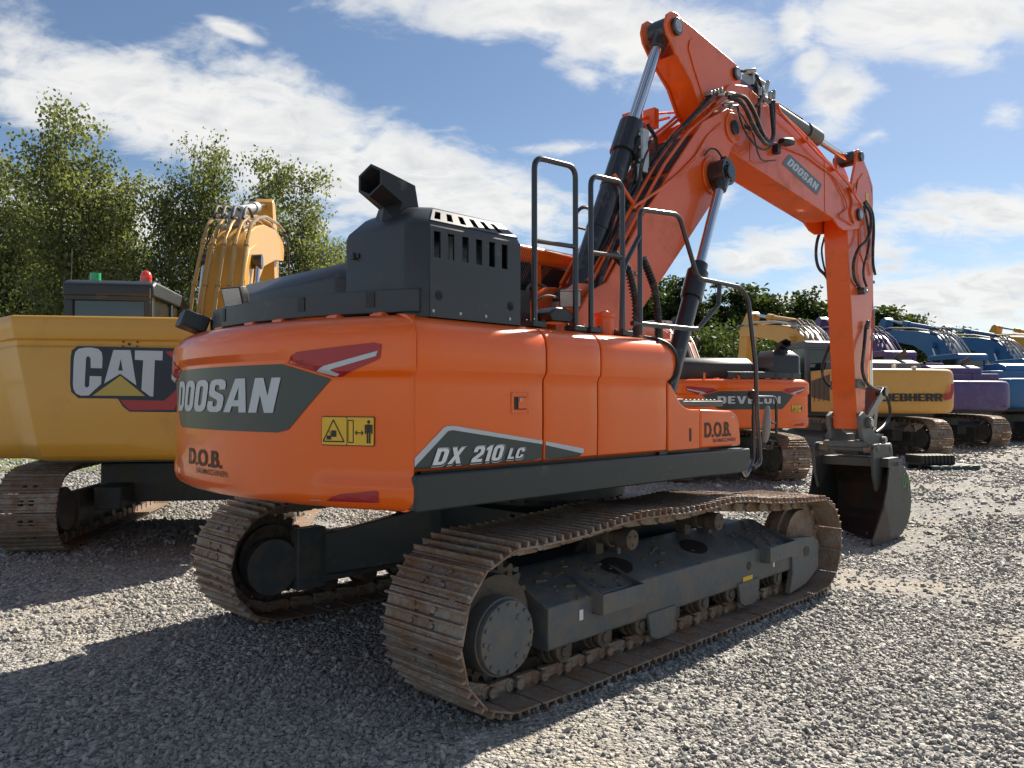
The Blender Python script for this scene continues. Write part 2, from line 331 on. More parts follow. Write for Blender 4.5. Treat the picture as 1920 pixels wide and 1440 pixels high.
def heavy_glyph(ch, t=.24, th=.19):
    """heavy sans capitals in a box of width w and height 1: returns w, list of (outline, holes)"""
    w = .66
    if ch == 'O' or ch == '0': return w, [(_rr(0, w, 0, 1, .24, .24), [_rr(t, w - t, th, 1 - th, .075, .075)])]
    if ch == 'D': return w, [(_rr(0, w, 0, 1, 0, .26), [_rr(t, w - t, th, 1 - th, 0, .08)])]
    if ch == 'N': return .70, [([(0, 0), (t, 0), (t, .52), (.70 - t, 0), (.70, 0), (.70, 1), (.70 - t, 1), (.70 - t, .48), (t, 1), (0, 1)], [])]
    if ch == 'A': return .78, [([(0, 0), (.24, 0), (.275, .18), (.505, .18), (.54, 0), (.78, 0), (.55, 1), (.23, 1)], [[(.315, .36), (.465, .36), (.39, .76)]])]
    if ch == 'V': return .76, [([(.26, 0), (.50, 0), (.76, 1), (.51, 1), (.38, .34), (.25, 1), (0, 1)], [])]
    if ch == 'E': return .56, [([(0, 0), (.56, 0), (.56, th), (t, th), (t, .41), (.51, .41), (.51, .59), (t, .59), (t, 1 - th), (.56, 1 - th), (.56, 1), (0, 1)], [])]
    if ch == 'L': return .54, [([(0, 0), (.54, 0), (.54, th), (t, th), (t, 1), (0, 1)], [])]
    if ch == 'I' : return t, [([(0, 0), (t, 0), (t, 1), (0, 1)], [])]
    if ch == '1': return .36, [([(.12, 0), (.36, 0), (.36, 1), (.15, 1), (0, .86), (0, .70), (.12, .74)], [])]
    if ch == 'H': return w, [([(0, 0), (t, 0), (t, .4), (w - t, .4), (w - t, 0), (w, 0), (w, 1), (w - t, 1), (w - t, .6), (t, .6), (t, 1), (0, 1)], [])]
    if ch == 'B': return w, [(_rr(0, w, 0, 1, 0, .2), [_rr(t, w - t, .16, .42, 0, .06), _rr(t, w - t, .58, .84, 0, .06)])]
    if ch == 'R': return w, [([(0, 0), (t, 0), (t, .38), (.30, .38), (.42, 0), (w + .01, 0), (.54, .42), (.62, .5), (w, .62), (w, .84), (.60, .96), (.50, 1), (0, 1)], [[(t, .56), (.38, .56), (.42, .61), (.42, .77), (.38, .82), (t, .82)]])]
    if ch == 'X': return .72, [([(0, 0), (.25, 0), (.36, .28), (.47, 0), (.72, 0), (.49, .5), (.71, 1), (.46, 1), (.36, .72), (.26, 1), (.01, 1), (.23, .5)], [])]
    if ch == 'C': return w, [([(.2, 0), (.46, 0), (.6, .06), (w, .2), (w, .36), (w - t, .36), (w - t, .22), (.37, .18), (.29, .18), (t, .22), (t, .78), (.29, .82), (.37, .82), (w - t, .78), (w - t, .64), (w, .64), (w, .8), (.6, .94), (.46, 1), (.2, 1), (.06, .94), (0, .8), (0, .2), (.06, .06)], [])]
    if ch == '2': return w, [([(0, 0), (w, 0), (w, th), (.30, th), (w - .03, .48), (w, .60), (w, .82), (.60, .95), (.48, 1), (.18, 1), (.05, .94), (0, .82), (0, .64), (t, .64), (t, .78), (.28, .82), (.38, .82), (w - t, .78), (w - t, .62), (.03, .26), (0, .18)], [])]
    if ch == 'S': return w, [([(.18, 0), (.48, 0), (.61, .05), (w, .17), (w, .42), (.61, .52), (.28, .64), (t, .68), (t, .79), (.28, .83), (.38, .83), (w - t, .79), (w - t, .69), (w, .69), (w, .83), (.61, .95), (.48, 1), (.18, 1), (.05, .95), (0, .83), (0, .60), (.05, .50), (.38, .38), (w - t, .33), (w - t, .21), (.38, .17), (.28, .17), (t, .21), (t, .33), (0, .33), (0, .17), (.05, .05)], [])]
    return .3, []
def heavy(name, word, box, fn, m, parent, shear=0.0, cuts=0.0, gap=.075, grow=0.0, skip=None):
    bm = bmesh.new(); x = 0; items = []
    for ch in word:
        w, gl = heavy_glyph(ch); items.append((x, gl, w)); x += w + gap
    tot = x - gap + shear; u0, u1, v0, v1 = box
    for x0, gl, w in items:
        for outl, holes in gl:
            loops = [outl] + holes; flat = [p for l_ in loops for p in l_]
            tri = tessellate_polygon([[Vector((p[0], p[1], 0)) for p in l_] for l_ in loops])
            vs = [bm.verts.new((u0 + (x0 + p[0] + shear * p[1]) / tot * (u1 - u0), v0 + p[1] * (v1 - v0), 0)) for p in flat]
            for t in tri:
                try: bm.faces.new([vs[i] for i in t])
                except ValueError: pass
    return _lay(name, bm, fn, m, parent, cuts)
def rrect(u0, u1, v0, v1, r, k=4):
    pts = []
    for cx, cy, a0 in ((u1 - r, v1 - r, 0), (u0 + r, v1 - r, 90), (u0 + r, v0 + r, 180), (u1 - r, v0 + r, 270)):
        for i in range(k + 1): a = R(a0 + 90 * i / k); pts.append((cx + r * math.cos(a), cy + r * math.sin(a)))
    return pts
def circ(cu, cv, r, n=14): return [(cu + r * math.cos(2 * math.pi * i / n), cv + r * math.sin(2 * math.pi * i / n)) for i in range(n)]
def bar(u0, v0, u1, v1, w):
    d = Vector((u1 - u0, v1 - v0)).normalized(); nn = Vector((-d.y, d.x)) * w / 2
    return [(u0 - nn.x, v0 - nn.y), (u1 - nn.x, v1 - nn.y), (u1 + nn.x, v1 + nn.y), (u0 + nn.x, v0 + nn.y)]
def warning_sticker(fn0, box, parent, cuts):
    """yellow two-panel sticker: keep-clear triangle and a standing figure beside a machine"""
    ua, ub, v0, v1 = box; us = 1 / .0482; u0, u1 = 0.0, (ub - ua) / us; W = u1 - u0; H = v1 - v0; cuts = cuts / us   # degrees round the counterweight to metres
    def F(k): return lambda u, v: fn0(ua + u * us, v, k)
    lay('warning_decal', [rrect(u0, u1, v0, v1, H * .06)], F(.0045), M['black_decal'], parent, cuts)
    d = lay('warning_decal', [rrect(u0 + W * .012, u0 + W * .492, v0 + H * .03, v1 - H * .03, H * .04), rrect(u0 + W * .502, u1 - W * .012, v0 + H * .03, v1 - H * .03, H * .04)], F(.006), M['yellow_decal'], parent, cuts)
    q = lambda a, b: (u0 + W * a, v0 + H * b)
    P = []
    for a, b in (((.04, .14), (.24, .88)), ((.24, .88), (.45, .14)), ((.45, .14), (.04, .14))):
        x, y = q(*a), q(*b); P.append(bar(x[0], x[1], y[0], y[1], H * .045))
    P += [rrect(*[q(.20, 0)[0], q(.30, 0)[0]], q(0, .30)[1], q(0, .52)[1], .0015), rrect(q(.11, 0)[0], q(.20, 0)[0], q(0, .2)[1], q(0, .34)[1], .0015)]
    a, b = q(.16, .5), q(.2, .34); P.append(bar(*a, *b, H * .03))
    for a, b in (((.52, .12), (.52, .87)), ((.62, .12), (.62, .87)), ((.52, .12), (.62, .12)), ((.52, .87), (.62, .87)), ((.66, .45), (.8, .45))):
        x, y = q(*a), q(*b); P.append(bar(x[0], x[1], y[0], y[1], H * .035))
    P += [[q(.65, .45), q(.69, .55), q(.69, .35)], [q(.81, .45), q(.77, .55), q(.77, .35)]]
    c = q(.9, .82); P.append(circ(c[0], c[1], H * .06)); P.append(rrect(q(.86, 0)[0], q(.94, 0)[0], q(0, .45)[1], q(0, .74)[1], .002))
    P += [rrect(q(.83, 0)[0], q(.855, 0)[0], q(0, .42)[1], q(0, .73)[1], .001), rrect(q(.945, 0)[0], q(.97, 0)[0], q(0, .42)[1], q(0, .73)[1], .001)]
    P += [rrect(q(.865, 0)[0], q(.895, 0)[0], q(0, .1)[1], q(0, .5)[1], .001), rrect(q(.905, 0)[0], q(.935, 0)[0], q(0, .1)[1], q(0, .5)[1], .001)]
    bmx = lay('warning_symbols', P, F(.0075), M['black_decal'], d, cuts)

# ------------------------------------------------------------------ ground
def sstep(a, b, x):
    t = np.clip((x - a) / (b - a), 0, 1); return t * t * (3 - 2 * t)
def ground_z(x, y):
    """gravel yard, with a shallow hollow where the bucket lies"""
    x = np.asarray(x, float); y = np.asarray(y, float)
    h = -0.25 * np.exp(-(((x - 5.0) ** 2 + (y - 10.2) ** 2) / 3.0 ** 2))
    near = np.exp(-((x ** 2 + y ** 2) / 30.0 ** 2))
    h = h + near * (0.010 * np.sin(x * 1.7 + 0.6 * y) + 0.008 * np.sin(y * 2.3 - x * .7) + 0.005 * np.sin(4.1 * x + 1.3 * y)) - 0.006 * near
    return h
def ground_sheet():
    def axis(lo, hi, fine_lo, fine_hi, st):
        a = list(np.arange(fine_lo, fine_hi, st)); s = st; v = fine_hi
        while v < hi: a.append(v); s *= 1.22; v += s
        a.append(hi); s = st; v = fine_lo
        while v > lo: s *= 1.22; v -= s; a.insert(0, max(v, lo))
        return np.array(a)
    xs = axis(-900, 900, -9, 14, .12); ys = axis(-60, 1500, 1.5, 18, .12)
    XX, YY = np.meshgrid(xs, ys); ZZ = ground_z(XX, YY)
    nx, ny = len(xs), len(ys)
    v = np.stack([XX.ravel(), YY.ravel(), ZZ.ravel()], 1)
    i = np.arange(nx * ny).reshape(ny, nx)
    f = np.stack([i[:-1, :-1].ravel(), i[:-1, 1:].ravel(), i[1:, 1:].ravel(), i[1:, :-1].ravel()], 1)
    return v, f
def np_mesh(name, v, f, m, smooth=False):
    me = bpy.data.meshes.new(name); n = f.shape[1]
    me.vertices.add(len(v)); me.vertices.foreach_set('co', v.astype(np.float32).ravel())
    me.loops.add(f.size); me.loops.foreach_set('vertex_index', f.astype(np.int32).ravel())
    me.polygons.add(len(f)); me.polygons.foreach_set('loop_start', np.arange(0, f.size, n, dtype=np.int32)); me.polygons.foreach_set('loop_total', np.full(len(f), n, np.int32))
    me.polygons.foreach_set('use_smooth', np.full(len(f), smooth))
    me.update(calc_edges=True); me.materials.append(m); return me
def gravel_material(stones=False):
    m = bpy.data.materials.new('loose stones' if stones else 'gravel yard'); m.use_nodes = True; t = m.node_tree; b = t.nodes['Principled BSDF']
    nd = t.nodes.new; lk = t.links.new
    b.inputs['Roughness'].default_value = 0.62 if stones else 0.85; b.inputs['Specular IOR Level'].default_value = 0.45 if stones else 0.25
    if stones:
        at = nd('ShaderNodeAttribute'); at.attribute_name = 'tone'
        r = nd('ShaderNodeValToRGB'); lk(at.outputs['Fac'], r.inputs[0])
        e = r.color_ramp.elements; e[0].position = 0; e[0].color = (.18, .175, .168, 1); e[1].position = 1; e[1].color = (.50, .475, .43, 1)
        for p, c in ((.3, (.25, .242, .226)), (.6, (.325, .312, .288)), (.85, (.40, .375, .335))): k = e.new(p); k.color = (*c, 1)
        lk(r.outputs[0], b.inputs['Base Color'])
        co = nd('ShaderNodeTexCoord'); n = nd('ShaderNodeTexNoise'); n.inputs['Scale'].default_value = 160; n.inputs['Detail'].default_value = 3; lk(co.outputs['Object'], n.inputs['Vector'])
        bp = nd('ShaderNodeBump'); bp.inputs['Strength'].default_value = .3; bp.inputs['Distance'].default_value = .004; lk(n.outputs[0], bp.inputs['Height']); lk(bp.outputs[0], b.inputs['Normal'])
        return m
    co = nd('ShaderNodeTexCoord')
    vo = nd('ShaderNodeTexVoronoi'); vo.inputs['Scale'].default_value = 38; lk(co.outputs['Object'], vo.inputs['Vector'])
    vo2 = nd('ShaderNodeTexVoronoi'); vo2.inputs['Scale'].default_value = 90; lk(co.outputs['Object'], vo2.inputs['Vector'])
    sp = nd('ShaderNodeSeparateColor'); lk(vo.outputs['Color'], sp.inputs[0])
    r = nd('ShaderNodeValToRGB'); lk(sp.outputs[0], r.inputs[0]); e = r.color_ramp.elements
    e[0].color = (.14, .14, .14, 1); e[1].color = (.54, .52, .48, 1); k = e.new(.5); k.color = (.31, .30, .285, 1)
    nz = nd('ShaderNodeTexNoise'); nz.inputs['Scale'].default_value = .42; nz.inputs['Detail'].default_value = 8; nz.inputs['Roughness'].default_value = .65; lk(co.outputs['Object'], nz.inputs['Vector'])
    mr = nd('ShaderNodeMapRange'); mr.inputs[1].default_value = .50; mr.inputs[2].default_value = .66; mr.inputs[4].default_value = .8; lk(nz.outputs[0], mr.inputs[0])
    x = nd('ShaderNodeMixRGB'); lk(mr.outputs[0], x.inputs[0]); lk(r.outputs[0], x.inputs[1]); x.inputs[2].default_value = (.45, .395, .31, 1)
    lk(x.outputs[0], b.inputs['Base Color'])
    ad = nd('ShaderNodeMath'); ad.operation = 'MULTIPLY_ADD'; lk(vo2.outputs['Distance'], ad.inputs[0]); ad.inputs[1].default_value = .4; lk(vo.outputs['Distance'], ad.inputs[2])
    bp = nd('ShaderNodeBump'); bp.invert = True; bp.inputs['Strength'].default_value = 1.0; bp.inputs['Distance'].default_value = .03; lk(ad.outputs[0], bp.inputs['Height']); lk(bp.outputs[0], b.inputs['Normal'])
    return m
gv, gf = ground_sheet()
gme = np_mesh('ground', gv, gf, gravel_material(), True)
ground = bpy.data.objects.new('ground', gme); COL.objects.link(ground); ground['kind'] = 'structure'
def value_noise(x, y, s, seed):
    r = np.random.default_rng(seed).random((256, 256)); u = x * s + 1000; w = y * s + 1000
    i = np.floor(u).astype(int); j = np.floor(w).astype(int); fu = u - i; fw = w - j; fu = fu * fu * (3 - 2 * fu); fw = fw * fw * (3 - 2 * fw)
    g = lambda a, b: r[a % 256, b % 256]
    return (g(i, j) * (1 - fu) + g(i + 1, j) * fu) * (1 - fw) + (g(i, j + 1) * (1 - fu) + g(i + 1, j + 1) * fu) * fw
def loose_gravel():
    ico_v, ico_f = [], []
    bm = bmesh.new(); bmesh.ops.create_icosphere(bm, subdivisions=1, radius=1.0)
    bv = np.array([v.co[:] for v in bm.verts]); bf = np.array([[v.index for v in f.verts] for f in bm.faces]); bm.free()
    P = []
    # density falls with distance from the spot the yard is looked over from
    for (r0, r1, n, s0) in ((1.6, 4.2, 54000, .0098), (4.2, 6.5, 76000, .0112), (6.5, 9.5, 76000, .0137), (9.5, 14.0, 68000, .018), (14.0, 22.0, 58000, .025), (22.0, 36.0, 40000, .041)):
        r = np.sqrt(rng.uniform(r0 ** 2, r1 ** 2, n)); a = rng.uniform(-R(54), R(54), n)
        P.append(np.stack([r * np.sin(a), r * np.cos(a), np.full(n, s0)], 1))
    P = np.concatenate(P)
    d = .6 * value_noise(P[:, 0], P[:, 1], .8, 3) + .3 * value_noise(P[:, 0], P[:, 1], 2.1, 4) + .15 * value_noise(P[:, 0], P[:, 1], 6, 5)
    for k_, w_ in ((0.0, .38), (1.9, .38), (-3.4, .5)):      # compacted wheel lanes
        q_ = (P[:, 0] - 3.5) * .8 - (P[:, 1] - 8.0) * .6 - k_ + .15 * np.sin(P[:, 1] * .9); d = d - .20 * np.exp(-(q_ / w_) ** 2)
    keep = rng.random(len(P)) < np.clip((d - .32) * 3.6, .10, 1); P = P[keep]; n = len(P)
    s = P[:, 2] * np.clip(rng.lognormal(0, .36, n), .5, 2.2)
    sc = np.stack([s * rng.uniform(.85, 1.6, n), s * rng.uniform(.65, 1.1, n), s * rng.uniform(.42, .8, n)], 1)
    ja = rng.uniform(.80, 1.18, (n, len(bv)))
    q = rng.normal(size=(n, 4)); q[:, 1:3] *= .35; q /= np.linalg.norm(q, axis=1)[:, None]
    w, x, y, z = q.T
    Rm = np.stack([1 - 2 * (y * y + z * z), 2 * (x * y - z * w), 2 * (x * z + y * w), 2 * (x * y + z * w), 1 - 2 * (x * x + z * z), 2 * (y * z - x * w), 2 * (x * z - y * w), 2 * (y * z + x * w), 1 - 2 * (x * x + y * y)], 1).reshape(n, 3, 3)
    V = bv[None] * ja[..., None] * sc[:, None]; V = np.einsum('nij,nkj->nki', Rm, V)
    V[..., 0] += P[:, 0:1]; V[..., 1] += P[:, 1:2]; V[..., 2] += (ground_z(P[:, 0], P[:, 1]) + sc[:, 2] * .35)[:, None]
    F = bf[None] + (np.arange(n) * len(bv))[:, None, None]
    me = np_mesh('gravel', V.reshape(-1, 3), F.reshape(-1, 3), gravel_material(True))
    tone = np.clip(rng.beta(2.0, 2.4, n) + .12 * (value_noise(P[:, 0], P[:, 1], 1.2, 9) - .5), 0, 1)
    at = me.attributes.new('tone', 'FLOAT', 'FACE'); at.data.foreach_set('value', np.repeat(tone, len(bf)).astype(np.float32))
    o = bpy.data.objects.new('gravel', me); COL.objects.link(o); o['kind'] = 'stuff'
    return o
loose_gravel()

# ------------------------------------------------------------------ crawler tracks
def shoe_mesh(w=.62, pitch=.19, g=.031):
    b = MB(); h = w / 2; x = pitch / 2 - .004
    # plate with two bolt-side openings near the middle
    b.box(-x, x, -h, -.078, 0, .012); b.box(-x, x, .078, h, 0, .012); b.box(-x, x, -.042, .042, 0, .012)
    for s in (-1, 1):
        y0, y1 = sorted((s * .042, s * .078)); b.box(-x, -.018, y0, y1, 0, .012); b.box(.018, x, y0, y1, 0, .012)
    b.prism([(-x - .012, -.006), (-x, .0), (-x, .012), (-x - .012, .006)], -h, h)
    for gx in (-.066, .0, .066):
        b.prism([(gx - .011, .012), (gx + .011, .012), (gx + .006, .012 + g), (gx - .006, .012 + g)], -h, h)
    for s in (-1, 1):
        y = s * .082
        b.box(-x * .95, x * .72, y - .018, y + .018, -.085, 0); b.box(-x * .95, x * .8, min(s * .038, s * .10), max(s * .038, s * .10), -.03, -.001)  # second box is added to plug the plate holes against sunlight leaking through
        b.cyl((x * .72, y - .022, -.045), (x * .72, y + .022, -.045), .036, n=10)
        b.cyl((-x * .9, y - .02 + s * .025, -.045), (-x * .9, y + .02 + s * .025, -.045), .03, n=10)
        for bx in (-.045, .04): b.cyl((bx, y, .012), (bx, y, .022), .013, n=6)
    return b
def loop_points(rear, rr, front, rf, top):
    """closed pitch line of a track seen from its side: x, z"""
    P = []
    zb_r = rear[1] - rr; zb_f = front[1] - rf
    for i in range(31): t = i / 30; P.append((rear[0] + .15 + (front[0] - .15 - rear[0] - .15) * t, .036 if .05 < t < .95 else .036 + abs(t - .5 - .45 * (1 if t > .5 else -1)) * .1))
    for i in range(25): a = R(-78 + 158 * i / 24); P.append((front[0] + rf * math.cos(a), front[1] + rf * math.sin(a)))
    P += top
    for i in range(25): a = R(98 + 160 * i / 24); P.append((rear[0] + rr * math.cos(a), rear[1] + rr * math.sin(a)))
    return P
def resample(P, n):
    P = [Vector((p[0], p[1])) for p in P]; P.append(P[0]); Ls = [0]
    for a, b in zip(P, P[1:]): Ls.append(Ls[-1] + (b - a).length)
    T = Ls[-1]; out = []; j = 0
    for i in range(n):
        t = T * i / n
        while Ls[j + 1] < t: j += 1
        f = (t - Ls[j]) / (Ls[j + 1] - Ls[j]); p = P[j].lerp(P[j + 1], f)
        out.append(p)
    res = []
    for i in range(n):
        a, b = out[i], out[(i + 1) % n]; res.append(((a + b) / 2, (b - a).normalized()))
    return res, T / n

# ------------------------------------------------------------------ the orange excavator in front
YAW = .7818
X0 = empty('excavator', (.2477, 6.3637, 0), math.pi / 2 - YAW)
tagp(X0, 'large orange excavator in the foreground with DOOSAN on its counterweight and a raised two-piece boom', 'excavator', 'excavators parked in the yard')
SPLIT = {'stiffener_plate', 'rail_foot', 'pin_boss', 'pivot_pin', 'pin', 'pin_cap', 'cylinder_bracket', 'bushing', 'side_plate', 'coupler_pin', 'hose_clamp', 'bracket', 'plug', 'lifting_eye', 'hydraulic_hose', 'steel_pipe', 'hose_fitting', 'corrugated_sleeve', 'bucket_bracket', 'bucket_link', 'cylinder_pipe', 'worn_patch', 'rear_camera', 'wear_strip', 'mirror_arm', 'bolt', 'handrail', 'cutting_edge', 'step', 'duct'}
def put(mb, name, m, par=X0, **k):
    f = split_build if name in SPLIT else MB.build
    return f(mb, name, M[m] if isinstance(m, str) else m, par, **k)

def undercarriage():
    FR, RR = (1.86, .41), (-1.785, .45)
    top = [(1.85, .785), (1.5, .795), (1.0, .84), (.6, .885), (.38, .90), (.1, .885), (-.2, .88), (-.5, .90), (-.72, .905), (-1.0, .885), (-1.3, .865), (-1.6, .86)]
    loop = loop_points(RR, .415, FR, .375, top)
    st, pitch = resample(loop, 49)
    sm = None
    for side in (-1, 1):
        s = side; yc = s * 1.195
        def yy(a, b): return tuple(sorted((s * a, s * b)))
        f = MB()
        # box frame: cross-section in y,z swept along x
        sec = [(1.37, .235), (1.385, .25), (1.385, .475), (1.06, .62), (.98, .62), (.98, .235)]
        xs = [-1.46, -1.30, -.6, .4, 1.2, 1.50]
        sg = lambda x: .015 * math.sin((x + 1.4) * 1.1)
        f.loft([[Vector((x, s * a, z + (0 if z < .3 else sg(x)))) for a, z in sec] for x in xs])
        y0, y1 = yy(1.0, 1.405)
        f.prism([(1.48, .50), (1.90, .47), (1.99, .42), (1.99, .19), (1.74, .09), (1.44, .055), (1.50, .22)], *yy(1.355, 1.405))
        f.prism([(1.48, .50), (1.90, .47), (1.99, .42), (1.99, .19), (1.74, .09), (1.50, .22)], *yy(1.0, 1.05))
        f.box(-1.64, -1.40, *yy(.98, 1.10), .2, .66)                     # sprocket bracket
        f.box(-1.64, -1.40, *yy(1.10, 1.34), .44, .60) if False else None
        for px in (-.46, .70): f.box(px - .02, px + .02, *yy(1.00, 1.12), .58, .80)
        fr = put(f, 'track_frame', 'slate_dirty', bevel=.008)
        # bracket steps on the slanted face
        for x0, x1 in ((-1.08, -.66), (.98, 1.44)):
            b = MB(); zt = .50
            b.prism([(x0, zt - .12), (x1, zt - .12), (x1, zt), (x0, zt)], *yy(1.455, 1.47))
            for xx in (x0, x1 - .014): b.add([(xx, s * 1.3, zt - .13), (xx, s * 1.455, zt - .12), (xx, s * 1.455, zt), (xx, s * 1.15, zt + .09), (xx + .014, s * 1.3, zt - .13), (xx + .014, s * 1.455, zt - .12), (xx + .014, s * 1.455, zt), (xx + .014, s * 1.15, zt + .09)], [(0, 1, 2, 3), (7, 6, 5, 4), (0, 4, 5, 1), (1, 5, 6, 2), (2, 6, 7, 3), (3, 7, 4, 0)])
            b.box(x0, x1, *yy(1.36, 1.455), zt - .125, zt - .11)
            put(b, 'step', 'slate_dirty', fr, bevel=.004)
        if s < 0:   # flat black patches paint the dark inside of frame openings; stickers
            def slant(u, v, k=.004):   # v = 0 at outer edge .. 1 at inner edge
                return (u, -(1.385 - .325 * v + .0) - k * .4, .475 + .145 * v + sg(u) + k)
            o = []
            for cx in (-.62, .30): o.append([(cx + .13 * math.cos(2 * math.pi * i / 20) * (1 if abs(math.cos(2 * math.pi * i / 20)) < .9 else 1.08), .52 + .26 * math.sin(2 * math.pi * i / 20)) for i in range(20)])
            [lay('painted_opening', [q_], slant, M['black'], fr) for q_ in o]
            face = lambda u, v, k=.004: (u, -1.385 - k, v)
            lay('painted_opening', [circ(.80, .375, .032), ], face, M['black'], fr)
            lay('painted_opening', [rrect(1.70, 1.80, .32, .40, .03)], lambda u, v: (u, -1.409, v), M['black'], fr)
            lay('sticker', [rrect(.70, .85, .255, .305, .003)], face, M['yellow_decal'], fr)
            [lay('sticker', [q_], face, M['white'], fr) for q_ in (rrect(1.18, 1.21, .31, .37, .002), rrect(-1.20, -1.165, .36, .42, .002))]
        if s < 0:   # dried mud on the slanted face and round the steps
            b = MB(); g_ = np.random.default_rng(77)
            for cx, cv, n_, sp in ((-1.15, .45, 26, .14), (-.80, .35, 16, .10), (1.15, .45, 26, .12), (.75, .7, 14, .16), (-.2, .6, 14, .25), (1.35, .75, 12, .08)):
                for _ in range(n_):
                    u = cx + g_.normal(0, sp); v = min(max(cv + g_.normal(0, .28), .04), .98); r_ = g_.uniform(.006, .020)
                    if -1.42 < u < 1.46: b.sphere((u, -(1.385 - .325 * v), .475 + .145 * v + sg(u)), r_, (g_.uniform(1, 2.2), g_.uniform(.8, 1.6), g_.uniform(.4, .8)), 7, 4)
            o_ = b.build('mud', M['mud'], fr, smooth=True); o_['kind'] = 'stuff'
        # travel motor and sprocket
        b = MB(); b.cyl((-1.815, s * 1.02, .40), (-1.815, s * 1.395, .40), .205, n=36); b.cyl((-1.815, s * 1.395, .40), (-1.815, s * 1.425, .40), .196, .19, n=36)
        for k in range(16):
            a = 2 * math.pi * k / 16; c = (-1.815 + .172 * math.cos(a), .40 + .172 * math.sin(a)); b.cyl((c[0], s * 1.42, c[1]), (c[0], s * 1.436, c[1]), .011, n=6)
        for a, rr_ in ((.9, .12), (3.3, .13), (5.3, .12)): b.cyl((-1.815 + rr_ * math.cos(a), s * 1.42, .40 + rr_ * math.sin(a)), (-1.815 + rr_ * math.cos(a), s * 1.432, .40 + rr_ * math.sin(a)), .017, n=10)
        put(b, 'travel_motor', 'slate_dirty', fr, bevel=.004)
        b = MB(); T = 23; prof = []
        for k in range(T * 4): a = 2 * math.pi * k / (T * 4); r = (.335 if k % 4 in (1, 2) else .295); prof.append((RR[0] + r * math.cos(a), RR[1] + r * math.sin(a)))
        b.prism(prof, *yy(1.17, 1.22)); b.cyl((RR[0], s * 1.12, RR[1]), (RR[0], s * 1.30, RR[1]), .25, n=28)
        for k in range(20): a = 2 * math.pi * k / 20; b.cyl((RR[0] + .275 * math.cos(a), s * 1.16, RR[1] + .275 * math.sin(a)), (RR[0] + .275 * math.cos(a), s * 1.235, RR[1] + .275 * math.sin(a)), .012, n=6)
        put(b, 'sprocket', 'rust_dark', fr)
        b = MB(); b.cyl((FR[0], s * 1.09, FR[1]), (FR[0], s * 1.30, FR[1]), .275, n=36); b.cyl((FR[0], s * 1.16, FR[1]), (FR[0], s * 1.23, FR[1]), .31, n=36)
        put(b, 'idler', 'rust', fr, smooth=True)
        for k in range(8):
            x = -1.30 + k * .375; b = MB(); b.cyl((x, s * 1.08, .205), (x, s * 1.31, .205), .078, n=18); b.cyl((x, s * 1.235, .205), (x, s * 1.27, .205), .092, n=18)
            b.prism([(x - .07, .27), (x + .07, .27), (x + .065, .17), (x + .02, .135), (x - .03, .14), (x - .065, .18)], *yy(1.315, 1.36)); b.cyl((x, s * 1.36, .20), (x, s * 1.37, .20), .03, n=10)
            put(b, 'track_roller', 'rust_dark', fr, bevel=.004)
        for x in (-.62, .86 - .42):
            b = MB(); z = .745; b.cyl((x, s * 1.05, z), (x, s * 1.33, z), .052, n=18); b.cyl((x, s * 1.15, z), (x, s * 1.19, z), .067, n=18); b.cyl((x, s * 1.25, z), (x, s * 1.345, z), .064, n=18)
            for a in (0.5, 2.6, 4.7): b.cyl((x + .035 * math.cos(a), s * 1.34, z + .035 * math.sin(a)), (x + .035 * math.cos(a), s * 1.352, z + .035 * math.sin(a)), .009, n=6)
            b.box(x - .04, x + .04, *yy(1.0, 1.08), .60, z + .02)
            put(b, 'carrier_roller', 'rust_dark', fr, bevel=.003)
        for x in (-.37, .78):
            b = MB(); b.prism([(x - .16, .27), (x + .16, .27), (x + .13, .12), (x + .06, .09), (x - .06, .09), (x - .13, .12)], *yy(1.375, 1.40)); put(b, 'track_guide', 'slate_dirty', fr, bevel=.004)
        # shoes
        for i, (p, t) in enumerate(st):
            nx, nz = t.y, -t.x                                          # outward normal
            if sm is None: sm = put(shoe_mesh(), 'track_shoe', 'rust', fr, bevel=.0025, segs=1); o = sm
            else: o = sm.copy(); COL.objects.link(o); o.parent = fr
            jit = random.uniform(-.012, .012)
            tx, tz = t.x, t.y
            # local x along travel, y across, z outward
            mt = Matrix(((tx, 0, nx, p.x), (0, -1, 0, yc + random.uniform(-.004, .004)), (tz, 0, nz, p.y), (0, 0, 0, 1)))
            o.matrix_local = mt @ Matrix.Rotation(jit, 4, 'X')
    b = MB(); b.cyl((0, 0, .90), (0, 0, 1.07), .66, n=48); b.cyl((0, 0, .84), (0, 0, .95), .60, n=48)
    for k in range(36): a = 2 * math.pi * k / 36; b.cyl((.63 * math.cos(a), .63 * math.sin(a), .875), (.63 * math.cos(a), .63 * math.sin(a), .90), .015, n=6)
    put(b, 'slew_ring', 'slate', smooth=True)
    b = MB(); b.loft([[Vector((x, y, z)) for x, y in ((-.75, -.72), (.75, -.72), (.75, .72), (-.75, .72))] for z in (.40, .85)])
    for sx in (-1, 1):
        for sy in (-1, 1):
            b.loft([[Vector((sx * .72, sy * .35, .42)), Vector((sx * .2, sy * .72, .42)), Vector((sx * .2, sy * .72, .84)), Vector((sx * .72, sy * .35, .84))],
                    [Vector((sx * 1.42, sy * 1.0, .28)), Vector((sx * .82, sy * 1.0, .28)), Vector((sx * .82, sy * 1.0, .60)), Vector((sx * 1.42, sy * 1.0, .60))]])
    cb = put(b, 'undercarriage_frame', 'slate', bevel=.01)
undercarriage()

